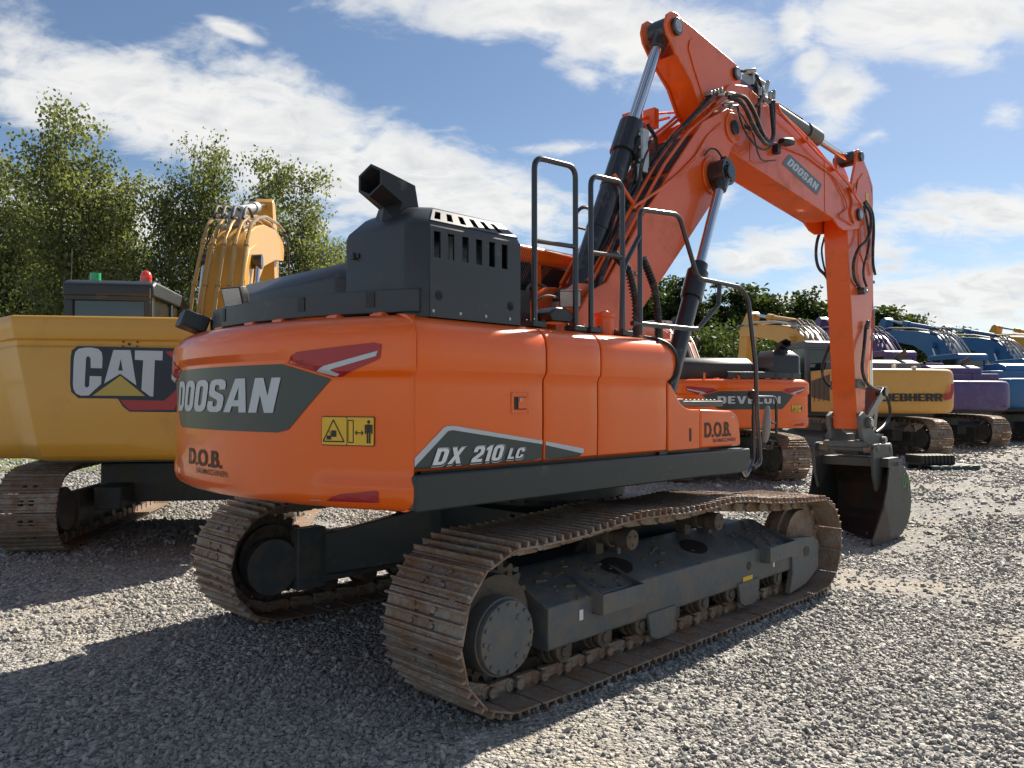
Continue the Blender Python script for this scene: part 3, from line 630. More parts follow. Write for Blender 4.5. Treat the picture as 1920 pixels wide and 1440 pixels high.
# ------------------------------------------------------------------ upper structure shared by the two machines of this make
RT = 2.76; TH = 27.0; XS = -2.378; YS = 1.372
def cw_inset(z, th):
    a = abs(th)
    zc = 1.735 if a > 20.5 else (1.735 + (20.5 - a) / 7.0 * .10 if a > 13.5 else 1.835)
    i = .0275 * (1 - float(sstep(zc, zc + .04, z)))
    if z > 1.93: t = min((z - 1.93) / .12, 1); i += .13 * (1 - math.sqrt(max(0, 1 - t * t)))
    if z < 1.17: t = min((1.17 - z) / .08, 1); i += .07 * (1 - math.sqrt(max(0, 1 - t * t)))
    if 17.2 < a and z < 1.24: i -= .012 * float(sstep(1.24, 1.215, z)) * float(sstep(17.2, 19, a))
    return i
def cw_plan():
    P = []   # (x, y, nx, ny, th)
    for th in np.arange(-TH, TH + .01, .75):
        a = R(th); P.append((-RT * math.cos(a), -RT * math.sin(a), -math.cos(a), -math.sin(a), th))
    # rounded corner from the arc to the side, right (+) and mirrored left (-)
    a = R(TH); p0 = Vector((-RT * math.cos(a), -RT * math.sin(a))); p2 = Vector((XS, -YS)); n0 = Vector((-math.cos(a), -math.sin(a))); t0 = Vector((math.sin(a), -math.cos(a)))
    k = (-YS - p0.y) / t0.y; p1 = p0 + t0 * k; p2 = Vector((XS - .001, -YS))
    end = []
    for i in range(1, 11):
        t = i / 10; p = p0 * (1 - t) ** 2 + p1 * 2 * t * (1 - t) + p2 * t * t; d = (p1 - p0) * (1 - t) + (p2 - p1) * t; nn = Vector((d.y, -d.x)).normalized()
        if nn.x * -1 + nn.y * -1 < 0: nn = -nn
        end.append((p.x, p.y, nn.x, nn.y, TH + t * 3))
    if p2.x < XS: end.append((XS, -YS, 0, -1, 30.5))
    left = [(x, -y, nx, -ny, -th) for x, y, nx, ny, th in end][::-1]
    return left + P + end
PLAN = cw_plan()
def cw_pt(th, z, k=.004):
    i = cw_inset(z, th) - k; a = R(th)
    if abs(th) <= TH: return (-(RT - i) * math.cos(a), -(RT - i) * math.sin(a), z)
    q = min(PLAN, key=lambda p: abs(p[4] - th)); return (q[0] - q[2] * i, q[1] - q[3] * i, z)
SIDE = [(1.285, -1.325), (1.30, -1.342), (1.5, -1.346), (1.70, -1.344), (1.735, -1.344), (1.755, -1.352), (1.775, -1.368), (1.80, -1.372), (1.88, -1.372), (1.93, -1.370), (1.965, -1.362), (1.995, -1.345), (2.02, -1.318), (2.038, -1.28), (2.048, -1.22), (2.052, -1.10), (2.054, -.62)]
def side_y(z):
    for (a, b), (c, d) in zip(SIDE, SIDE[1:]):
        if a <= z <= c: return b + (d - b) * (z - a) / (c - a)
    return SIDE[0][1]
def sheet(par, name, x0, x1, m='orange', mirror=1, front=None, prof=SIDE, th=.03):
    """a body panel: profile (z, y) drawn along x, folded in at its edges; front(z) bends the leading edge"""
    n = len(prof); xs = [x0, x0 + .006] + list(np.linspace(x0 + .012, x1 - .012, 6)) + [x1 - .006, x1]
    def P(x, i, inn):
        z, y = prof[i]; fx = x if front is None else x0 + (x - x0) * (front(z) - x0) / (x1 - x0)
        nz = 1 if z > 2.03 else 0
        return Vector((fx, mirror * (y + inn * (0 if nz else 1)), z - inn * nz))
    V = []; F = []
    for j, x in enumerate(xs):
        e = .006 if j in (0, len(xs) - 1) else (.0015 if j in (1, len(xs) - 2) else 0)
        for i in range(n): V.append(P(x, i, e))
    for j in (0, len(xs) - 1):
        for i in range(n): V.append(P(xs[j], i, .05))
    m0 = len(xs) * n
    for j in range(len(xs) - 1):
        for i in range(n - 1): F.append((j * n + i, j * n + i + 1, (j + 1) * n + i + 1, (j + 1) * n + i))
    for i in range(n - 1): F.append((i, m0 + i, m0 + i + 1, i + 1)); k = (len(xs) - 1) * n; F.append((k + i, k + i + 1, m0 + n + i + 1, m0 + n + i))
    for j in range(len(xs) - 1):  # bottom lip
        pass
    return link(name, V, F, M[m], par, smooth=True, angle=28)
def upper_body(par, word, shear, full=True):
    b = MB(); zs = [1.09, 1.095, 1.105, 1.12, 1.14, 1.17, 1.2, 1.215, 1.24, 1.3, 1.4, 1.5, 1.6, 1.68, 1.72, 1.735, 1.745, 1.755, 1.765, 1.775, 1.79, 1.81, 1.835, 1.85, 1.86, 1.875, 1.9, 1.93, 1.955, 1.975, 1.995, 2.012, 2.028, 2.04, 2.047, 2.05]
    rings = []
    for z in zs:
        ring = []
        for (x, y, nx, ny, th) in PLAN:
            i = cw_inset(z, th); ring.append(Vector((x - nx * i, y - ny * i, z)))
        yl, yr = ring[0].y, ring[-1].y
        ring += [Vector((-2.0 if True else 0, yr, z)) if False else Vector((XS, yr * .97, z)), Vector((-2.05, yr * .9, z)), Vector((-2.05, yl * .9, z)), Vector((XS, yl * .97, z))]
        rings.append(ring)
    b.loft(rings); cw = b.build('counterweight', M['orange'], par, smooth=True, angle=28)
    S = lambda k: (lambda u, v: cw_pt(u, v, k))
    hexa = [(-13.2, 1.815), (13.2, 1.815), (20.0, 1.735), (19.9, 1.725), (14.2, 1.478), (12.6, 1.462), (-12.6, 1.462), (-14.2, 1.478), (-19.9, 1.725), (-20.0, 1.735)]
    lay('emblem_panel', [hexa], S(.004), M['dark_decal'], cw, .75)
    if word == 'DOOSAN': heavy('lettering', 'DOOSAN', (-15.6, 13.1, 1.563, 1.746), S(.0075), M['silver_decal'], cw, .20, .75)
    else: heavy('lettering', word, (-14.0, 13.0, 1.572, 1.716), S(.0075), M['silver_decal'], cw, 0, .75, .12)
    for sg in (1, -1):
        q = lambda L_: [(sg * a, z) for a, z in L_]
        lay('swoosh_decal', [q([(13.9, 1.819), (15.9, 1.872), (25.6, 1.906), (26.4, 1.896), (26.2, 1.830), (25.6, 1.817), (21.6, 1.744), (20.4, 1.741)])], S(.004), M['red_decal'], cw, .75)
        lay('stripe_decal', [q([(18.2, 1.772), (19.5, 1.797), (26.0, 1.865), (25.8, 1.840), (20.6, 1.781), (20.35, 1.777), (21.4, 1.757), (20.9, 1.745)])], S(.0065), M['silver_decal'], cw, .75)
        lay('reflector', [q([(19.6, 1.130), (20.3, 1.150), (21.6, 1.170), (25.6, 1.193), (25.9, 1.187), (25.9, 1.135)])], S(.005), M['red_decal'], cw, .75)
    warning_sticker(lambda u, v, k: cw_pt(u, v, k + .001), (18.9, 25.35, 1.405, 1.549), cw, .75)
    if full:
        lettering('lettering', 'D.O.B.', (-8.6, 1.9, 1.247, 1.345), S(.005), M['black_decal'], cw, .02, 0, 1.0, .75)
        lettering('lettering', 'BAUMASCHINEN', (-5.4, 3.2, 1.204, 1.236), S(.005), M['black_decal'], cw, .004, 0, 1.0, .75)
    # panels and doors down the right side, plain panel on the left
    sheet(par, 'engine_door', XS + .008, -1.461)
    sheet(par, 'side_panel', -1.446, -.972)
    fr = lambda z: -.158 - .07 * float(sstep(1.86, 1.74, z)) - .10 * float(sstep(1.92, 2.055, z)) if z > 1.70 else -.232
    sheet(par, 'pump_door', -.96, -.23, front=fr)
    sheet(par, 'side_panel', XS + .008, -.45, mirror=-1)
    b = MB(); b.box(-2.3, -.5, -1.31, 1.31, 1.24, 2.0); b.box(-.5, -.30, -1.31, -.42, 1.24, 2.0); b.box(-2.2, 1.05, -.9, 1.3, 1.06, 1.25)
    b.box(-2.30, -.30, -.65, .5, 2.0, 2.045); b.box(-2.3, -.45, .5, 1.3, 2.0, 2.045)
    put(b, 'house_body', 'black', par)
    return cw
cwm = upper_body(X0, 'DOOSAN', .3)

def right_side_details(par):
    y = lambda z, k: side_y(z) - k
    # number band across door and panel
    SF = lambda k: (lambda u, v: (u, y(v, k), v))
    white = [(-2.366, 1.352), (-2.19, 1.492), (-2.165, 1.501), (-2.12, 1.501), (-1.468, 1.404), (-1.468, 1.384), (-2.13, 1.480), (-2.16, 1.476), (-2.366, 1.310)]
    dark = [(-2.366, 1.309), (-2.16, 1.475), (-2.13, 1.479), (-1.468, 1.383), (-1.468, 1.296), (-2.366, 1.296)]
    lay('stripe_decal', [white, [(-1.440, 1.399), (-1.108, 1.345), (-1.106, 1.325), (-1.118, 1.316), (-1.440, 1.378)]], SF(.004), M['silver_decal'], par)
    lay('number_panel', [dark, [(-1.440, 1.377), (-1.120, 1.315), (-1.150, 1.296), (-1.440, 1.296)]], SF(.004), M['dark_decal'], par)
    for body, bx in (('DX', (-2.262, -2.045, 1.312, 1.392)), ('210', (-2.010, -1.765, 1.312, 1.392)), ('LC', (-1.750, -1.608, 1.316, 1.370))):
        u0, u1, v0, v1 = bx
        d_ = heavy('lettering_outline', body, (u0 - .004, u1 + .014, v0 - .011, v1 + .004), SF(.006), M['silver_decal'], par, .30, 0, .05)
        d_ = heavy('lettering_shadow', body, (u0 - .001, u1 + .010, v0 - .007, v1 + .001), SF(.0075), M['black_decal'], par, .30, 0, .07)
        heavy('lettering', body, (u0, u1, v0, v1), SF(.009), M['white'], par, .28, 0, .11)
    # latch
    b = MB(); yb = -1.344
    b.box(-1.715, -1.575, yb - .006, yb, 1.555, 1.672); la = put(b, 'door_latch', 'orange', par, bevel=.004)
    b = MB(); b.box(-1.695, -1.60, yb - .008, yb - .0061, 1.578, 1.648); put(b, 'recess', 'black', la)
    b = MB(); b.box(-1.668, -1.603, yb - .014, yb - .008, 1.583, 1.645); put(b, 'paddle', 'orange', la, bevel=.003)
    b = MB(); b.cyl((-1.655, yb - .014, 1.632), (-1.655, yb - .02, 1.632), .010, n=12)
    for u in (-1.706, -1.584):
        for v in (1.565, 1.662): b.cyl((u, yb - .006, v), (u, yb - .010, v), .004, n=8)
    put(b, 'lock', 'steel', la)
    # rubber edge in front of the pump door
    pts = [(-.33, -1.23, 2.052), (-.26, -1.31, 2.03), (-.20, -1.352, 1.99), (-.155, -1.372, 1.92), (-.145, -1.375, 1.85), (-.165, -1.37, 1.79), (-.212, -1.352, 1.745)]
    b = MB(); b.hose(pts, .016, 8); put(b, 'rubber_seal', 'black', par, smooth=True)
    b = MB(); b.prism([(-.30, 1.26), (-.30, 2.04), (-.22, 2.00), (-.165, 1.90), (-.16, 1.82), (-.21, 1.74), (-.21, 1.26)], -1.33, -.45); put(b, 'front_wall', 'slate', par)
    # toolbox and tank cover ahead of it
    pr = [(-.222, 1.288), (-.222, 1.752), (-.205, 1.750), (-.155, 1.70), (-.10, 1.635), (-.055, 1.598), (.0, 1.575), (.06, 1.566), (.17, 1.566), (.17, 1.288)]
    b = MB(); b.prism(pr, -1.35, -.5); put(b, 'toolbox_cover', 'orange', par, bevel=.018, segs=3)
    b = MB(); b.box(-.02 + .055, -.02 + .079, -1.353, -1.346, 1.345, 1.435); hd = put(b, 'handle', 'black', par)
    pr = [(.183, 1.288), (.183, 1.566), (.62, 1.552), (.69, 1.53), (.735, 1.47), (.75, 1.40), (.76, 1.288)]
    b = MB(); b.prism(pr, -1.35, -.5); tk = put(b, 'tank_cover', 'orange', par, bevel=.02, segs=3)
    lettering('lettering', 'D.O.B.', (.235, .60, 1.362, 1.472), lambda u, v: (u, -1.355, v), M['black_decal'], tk, .02)
    lettering('lettering', 'BAUMASCHINEN', (.35, .665, 1.325, 1.352), lambda u, v: (u, -1.355, v), M['black_decal'], tk, .004)
    b = MB(); b.sphere((.64, -1.30, 1.505), .07, (1.0, .75, .6)); put(b, 'work_lamp', 'lens', par, smooth=True)
    b = MB(); b.box(-.02, .55, -1.32, -.75, 1.585, 1.625); b.box(-.14, .0, -1.33, -.8, 1.585, 1.64)
    for k in range(12): b.box(-.12 + k * .055, -.09 + k * .055, -1.28, -.8, 1.625, 1.637)
    put(b, 'step', 'cyl_grey', par, bevel=.006)
    # dark skirt beam
    b = MB(); b.prism([(XS, 1.095), (XS, 1.272), (.86, 1.262), (.862, 1.15), (.82, 1.10), (.72, 1.085), (.2, 1.09)], -1.372, -1.25); put(b, 'skirt_beam', 'slate', par, bevel=.01)
    b = MB(); b.prism([(XS, 1.10), (XS, 1.27), (-.4, 1.27), (-.4, 1.1)], 1.25, 1.372); put(b, 'skirt_beam', 'slate', par, bevel=.01)
right_side_details(X0)

def hoods(par):
    # tall box over the exhaust filter: walls with real slots in the right side
    def ring(z, ins):
        x0, x1, y0, y1, c = -2.31 + ins, -1.545 - ins * .5, -1.275 + ins, -.665 - ins * .3, .09
        return [Vector(p) for p in ((x0, y1, z), (x0, y0 + c, z), (x0 + .025, y0 + .025 + c * .3, z), (x0 + c, y0, z), (x1 - .03, y0, z), (x1, y0 + .03, z), (x1, y1, z))]
    rings = [ring(2.045, 0), ring(2.50, 0), ring(2.53, .012), ring(2.615, .10), ring(2.64, .14)]
    V = []; F = []; n = 7
    for r in rings: V += r
    for k in range(4):
        for i in range(n):
            if i == 3 and k in (0, 2): continue          # right wall and right slope carry the slots
            j = (i + 1) % n; F.append((k * n + i, k * n + j, (k + 1) * n + j, (k + 1) * n + i))
    F.append(tuple(range(4 * n, 5 * n)))
    bx = link('filter_hood', V, F, M['hood_grey'], par, bevel=.008)
    def slotted(A, B, C, D, us, ws):    # quad A(bottom rear) B(bottom front) C(top front) D(top rear); slots list in u,w
        cu = [0]; 
        for a, b in us: cu += [a, b]
        cu.append(1); cw_ = [0, ws[0], ws[1], 1]; VV = []; FF = []
        for w in cu:
            for q in cw_: VV.append((A.lerp(B, w)).lerp(D.lerp(C, w), q))
        for i in range(len(cu) - 1):
            for k in range(3):
                if i % 2 == 1 and k == 1: continue
                FF.append((i * 4 + k, (i + 1) * 4 + k, (i + 1) * 4 + k + 1, i * 4 + k + 1))
        return VV, FF
    L_ = -2.31 + .09; Rr = -1.575; f = lambda x: (x - L_) / (Rr - L_)
    xs = [-2.175, -2.083, -1.985, -1.888, -1.793, -1.698]
    us = [(f(x - .022), f(x + .022)) for x in xs]
    VV, FF = slotted(rings[0][3], rings[0][4], rings[1][4], rings[1][3], us, ((2.345 - 2.045) / .455, (2.478 - 2.045) / .455))
    V2, F2 = slotted(rings[2][3], rings[2][4], rings[3][4], rings[3][3], us, (.16, .80))
    k = len(VV); o = link('vent_panel', VV + V2, FF + [tuple(i + k for i in q) for q in F2], M['hood_grey'], bx)
    so = o.modifiers.new('thickness', 'SOLIDIFY'); so.thickness = .012; so.offset = 0
    b = MB()   # expanded mesh behind the slots
    for t in np.arange(-2.25, -1.5, .016):
        b.add([(t, -1.250, 2.30), (t + .002, -1.250, 2.30), (t + .102, -1.250, 2.50), (t + .100, -1.250, 2.50)], [(0, 1, 2, 3)])
        b.add([(t, -1.2505, 2.50), (t + .002, -1.2505, 2.50), (t + .102, -1.2505, 2.30), (t + .100, -1.2505, 2.30)], [(0, 1, 2, 3)])
    put(b, 'wire_mesh', 'wiremesh', bx)
    b = MB(); b.cyl((-2.15, -.98, 2.36), (-1.70, -.98, 2.40), .15, n=20); b.cyl((-1.95, -1.12, 2.1), (-1.95, -1.10, 2.5), .05, n=12); put(b, 'muffler', 'steel', bx, smooth=True)
    b = MB()
    for x, z in ((-2.165, 2.155), (-1.655, 2.145)): b.cyl((x, -1.274, z), (x, -1.281, z), .026, n=16)
    put(b, 'plug', 'black', bx)
    # exhaust outlet: faceted shroud leaning back
    b = MB(); n = 6
    def hexr(c, ax, r, ry=1.0, sq=1.0):
        q = Vector(ax).to_track_quat('Z', 'Y'); return [Vector(c) + q @ Vector((r * sq * math.cos(R(60 * i + 30)), r * ry * math.sin(R(60 * i + 30)), 0)) for i in range(6)]
    r0 = [Vector((-2.10 + .15 * math.cos(R(60 * i + 30)), -.98 + .13 * math.sin(R(60 * i + 30)), 2.635)) for i in range(6)]
    mouth = [Vector(p) for p in ((-2.325, -.92, 2.865), (-2.33, -1.025, 2.815), (-2.33, -1.025, 2.735), (-2.335, -.92, 2.69), (-2.33, -.815, 2.735), (-2.33, -.815, 2.82))]
    mid = [Vector(p) for p in ((-2.10, -.92, 2.805), (-2.115, -1.025, 2.77), (-2.20, -1.025, 2.665), (-2.24, -.92, 2.65), (-2.20, -.815, 2.665), (-2.115, -.815, 2.77))]
    base = [Vector(p) for p in ((-2.06, -.92, 2.60), (-2.08, -1.025, 2.60), (-2.24, -1.025, 2.56), (-2.26, -.92, 2.56), (-2.24, -.815, 2.56), (-2.08, -.815, 2.60))]
    b.loft([base, mid, mouth], cap=False)
    sc_ = lambda rr, k: [sum(rr, Vector()) / 6 * (1 - k) + p * k for p in rr]
    inn = sc_(mouth, .84); deep = [p + Vector((.14, 0, -.07)) for p in sc_(mouth, .72)]
    b.loft([mouth, inn, deep], cap=False); b.add(deep, [tuple(range(6))])
    put(b, 'exhaust_stack', 'black', bx, bevel=0)
    # long low hood
    rr_ = []
    for z, i in ((2.045, 0), (2.36, 0), (2.465, .10), (2.49, .18)):
        x0, x1, y0, y1 = -2.14 + i, -1.1 - i * .5, -.36 + i * .6, 1.33 - i * 1.1; c = .07
        rr_.append([Vector(p) for p in ((x0, y1 - c * 3, z), (x0, y0 + c, z), (x0 + c, y0, z), (x1, y0, z), (x1, y1, z), (x0 + c * 2, y1, z))])
    b = MB(); b.loft(rr_); put(b, 'engine_hood', 'hood_grey', par, bevel=.012)
    b = MB(); b.box(-1.9, -1.2, -1.0, -.55, 2.05, 2.3); put(b, 'duct', 'black', par)
    # guard strip along the top of the counterweight with its brackets
    b = MB(); V1 = []
    pr = []
    for th in np.arange(-9, 29.1, 2):
        a = R(th); V1.append([Vector((-(2.60) * math.cos(a), -2.60 * math.sin(a), 2.065)), Vector((-2.60 * math.cos(a), -2.60 * math.sin(a), 2.185)), Vector((-2.50 * math.cos(a), -2.50 * math.sin(a), 2.20)), Vector((-2.50 * math.cos(a), -2.50 * math.sin(a), 2.065))])
    b.loft(V1); gs = put(b, 'guard_strip', 'hood_grey', par, bevel=.006)
    for th in (-5, 12.5, 22.5): b = MB(); a = R(th); t = R(th + 1.1); b.add([(-2.604 * math.cos(q), -2.604 * math.sin(q), z) for q, z in ((a, 2.10), (t, 2.10), (t, 2.175), (a, 2.175))], [(0, 1, 2, 3)]); put(b, 'painted_opening', 'black', gs)  # flat black quads paint the dark of slots in the strip
    b = MB()
    for th in (-14, -6, 3, 9, 18, 24): a = R(th); c = Vector((-2.58 * math.cos(a), -2.58 * math.sin(a), 0)); b.box(c.x - .03, c.x + .02, c.y - .05, c.y + .05, 2.04, 2.07)
    put(b, 'bracket', 'orange', par, bevel=.004)
hoods(X0)
fh = [c for c in X0.children if c.name.startswith('filter_hood')][0]; eh = [c for c in X0.children if c.name.startswith('engine_hood')][0]
for z in (2.15, 2.40): b = MB(); b.box(-2.318, -2.310, -.80, -.72, z - .012, z + .012); b.cyl((-2.322, -.76, z - .02), (-2.322, -.76, z + .02), .008, n=8); put(b, 'hinge', 'black', fh, bevel=.002)
for x in (-2.20, -2.02, -1.84, -1.66): b = MB(); b.cyl((x, -1.273, 2.075), (x, -1.284, 2.075), .009, n=6); put(b, 'bolt', 'steel', fh)
for y in (-.1, .5, 1.0): b = MB(); b.box(-2.150, -2.140, y - .03, y + .03, 2.22, 2.27); put(b, 'latch', 'black', eh, bevel=.003)
lay('scuff', [bar(17.2, 1.128, 18.9, 1.130, .005)], lambda u, v: cw_pt(u, v, .003), mat('scuffed primer', (.45, .38, .33), .7), cwm, .75)

def lamp(par, c, aim, s=.055, name='work_lamp', body='black'):
    q = Vector(aim).to_track_quat('Y', 'Z').to_matrix().to_4x4(); q.translation = Vector(c)
    b = MB(); b.loft([[q @ Vector((x * s * k, yy, z * s * k)) for x, z in ((-1, -.8), (1, -.8), (1.05, 0), (1, .8), (-1, .8), (-1.05, 0))] for yy, k in ((-s * .9, .6), (-s * .4, .95), (s * .35, 1.0))])
    o = put(b, name, body, par, bevel=.004)
    b = MB(); b.add([q @ Vector((x * s * .92, s * .36, z * s * .92)) for x, z in ((-1, -.76), (1, -.76), (1, .76), (-1, .76))], [(0, 1, 2, 3)])
    put(b, 'lens', 'lens', o)
    return o
lamp(X0, (-.97, -1.13, 2.265), (-.75, -.55, -.25), .068)
lamp(X0, (-2.37, .52, 2.30), (-1, -.35, -.3), .08)
b = MB(); b.loft([[Vector((x, yy, z)) for x, z in ((-1.22, 2.10), (-1.05, 2.10), (-1.0, 2.14), (-1.08, 2.19), (-1.18, 2.19), (-1.24, 2.15))] for yy in (-1.20, -1.06)]); put(b, 'camera_housing', 'black', bevel=.01)
b = MB(); b.hose([(-1.23, -1.1, 2.1), (-1.25, -1.08, 2.2), (-1.15, -1.08, 2.27), (-1.02, -1.08, 2.27)], .007); put(b, 'lamp_cable', 'hose', smooth=True)
# rear camera box at the left shoulder of the counterweight
b = MB(); mt = Matrix.Translation((-2.56, .66, 2.12)) @ Matrix.Rotation(R(-14), 4, 'Z') @ Matrix.Rotation(R(20), 4, 'Y'); b.box(-.10, .06, -.09, .15, -.05, .055, mt); put(b, 'camera_housing', 'slate', bevel=.01)
b = MB(); b.box(-2.50, -2.2, .30, .62, 2.05, 2.17); put(b, 'hood_shoulder', 'slate', bevel=.03)
# filler cap
b = MB(); b.cyl((-.645, -1.14, 2.05), (-.645, -1.14, 2.17), .060, n=24); b.cyl((-.645, -1.14, 2.165), (-.645, -1.14, 2.20), .068, n=24); b.cyl((-.645, -1.14, 2.2), (-.645, -1.14, 2.212), .03, n=12); put(b, 'filler_cap', 'orange_boom', bevel=.006)

def rails(par):
    r = .0175
    def post_feet(pts):
        b = MB()
        for p in pts:
            b.box(p[0] - .055, p[0] + .055, p[1] - .045, p[1] + .045, 2.052, 2.085)
            for a in (-.04, .04):
                for c in (-.03, .03): b.cyl((p[0] + a, p[1] + c, 2.085), (p[0] + a, p[1] + c, 2.098), .010, n=6)
        return b
    for x0, x1 in ((-1.375, -1.005), (-.855, -.525)):
        y = -1.2; b = MB()
        b.tube([(x0, y, 2.07), (x0, y, 3.05), (x1, y, 3.07), (x1, y, 2.07)], r, 12, .075, 7); b.tube([(x0, y, 2.56), (x1, y, 2.575)], r * .8, 10)
        o = put(b, 'handrail', 'rail', par, smooth=True); put(post_feet([(x0, y), (x1, y)]), 'rail_foot', 'slate', o, bevel=.004)
    b = MB(); y = -1.2
    b.tube([(-.33, y, 2.07), (-.33, y, 2.925), (.10, y, 2.965), (.165, y, 2.945), (.40, y, 2.535), (.96, y - .04, 2.525), (1.05, y - .06, 2.44), (1.09, y - .1, 1.9), (1.10, y - .1, 1.62), (1.12, y - .12, 1.13), (1.0, y - .12, 1.10)], r, 12, .06, 6)
    b.tube([(.68, y - .02, 2.525), (.665, y - .02, 2.36), (.39, y, 2.155), (-.42, y, 2.145)], r, 12, .03, 5)
    b.tube([(-.33, y, 2.75), (-.52, y, 2.50), (-.54, y, 2.07)], r, 12, .06, 5)
    put(b, 'handrail', 'rail', par, smooth=True)
    b = MB(); b.tube([(1.62, -1.0, 1.50), (1.62, -1.0, 1.12), (1.4, -1.05, .99), (.85, -1.3, 1.12)], r, 10, .08, 5); b.tube([(1.62, -1.0, 1.40), (1.62, -1.0, 1.66), (2.05, -1.0, 1.66), (2.05, -1.0, 1.33)], r * .8, 10, .08, 5)
    b.tube([(2.05, -1.0, 1.42), (1.95, -1.0, 1.43)], .01, 8)
    mi = put(b, 'mirror_arm', 'rail', par, smooth=True)
    b = MB(); b.sphere((0, 0, 0), .17, (.16, .24, 1.0)); put(b, 'mirror', mat('grey mirror housing', (.30, .32, .30), .4), mi, smooth=True, loc=(1.82, -1.02, 1.42), rot=(0, R(8), 0))
    b = MB(); b.sphere((1.60, -1.0, 1.68), .045); put(b, 'mirror_arm_cap', 'black', mi, smooth=True)
rails(X0)

def cab(par):
    b = MB(); x0, x1, y0, y1 = -.38, 1.35, .44, 1.34
    pr = [(x0, 1.26), (x0, 2.9), (x0 + .07, 2.96), (x1 - .25, 2.97), (x1 - .08, 2.88), (x1 + .05, 2.0), (x1, 1.26)]
    pr2 = [(x0 + .05, 1.26), (x0 + .05, 2.8), (x1 - .3, 2.8), (x1 - .05, 2.0), (x1 - .05, 1.26)]
    c = put(b.prism(pr2, y0 + .04, y1 - .04), 'cab', 'black', par)
    b = MB(); b.prism([(x0 - .02, 2.84), (x0 - .01, 2.93), (x0 + .08, 3.0), (x1 - .25, 3.0), (x1 - .05, 2.93), (x1 - .02, 2.85)], y0 - .03, y1 + .02); put(b, 'roof', 'orange', c, bevel=.045, segs=4)
    b = MB()
    for x in (x0, x0 + .78, x1 - .12):
        for y in (y0, y1 - .06): b.prism([(x, 1.26), (x, 2.86), (x + .07, 2.86), (x + .07, 1.26)], y, y + .06)
    b.box(x0, x1, y0, y0 + .05, 1.26, 1.9); b.box(x0, x0 + .05, y0, y1, 1.26, 2.05); b.box(x0, x1, y1 - .05, y1, 1.26, 1.95)
    put(b, 'cab_frame', 'orange', c, bevel=.01)
    b = MB(); b.box(x0 + .07, x1 - .14, y0 + .012, y0 + .022, 1.9, 2.84); b.box(x0 + .07, x1 - .14, y1 - .022, y1 - .012, 1.95, 2.84); b.box(x0 + .012, x0 + .02, y0 + .06, y1 - .06, 2.05, 2.84); put(b, 'window', 'glass', c)
    b = MB(); b.tube([(.25, .40, 2.30), (.22, .38, 2.62), (.32, .38, 2.66), (.45, .38, 2.64)], .016, 8, .04); b.sphere((.28, .38, 2.34), .05, (1, .7, .8)); b.cyl((.3, .38, 2.45), (.3, .36, 2.52), .03, n=10)
    put(b, 'hose_fitting', 'cyl_grey', c, smooth=True)
    b = MB(); b.tube([(.98, .48, 2.7), (.98, .48, 3.40), (1.10, .48, 3.50), (1.26, .48, 3.48), (1.28, .48, 3.2), (1.15, .48, 2.9)], .018, 8, .12, 6); b.tube([(.98, .48, 3.28), (1.27, .48, 3.28)], .015, 8); put(b, 'cab_guard_rail', 'rail', c, smooth=True)
cab(X0)

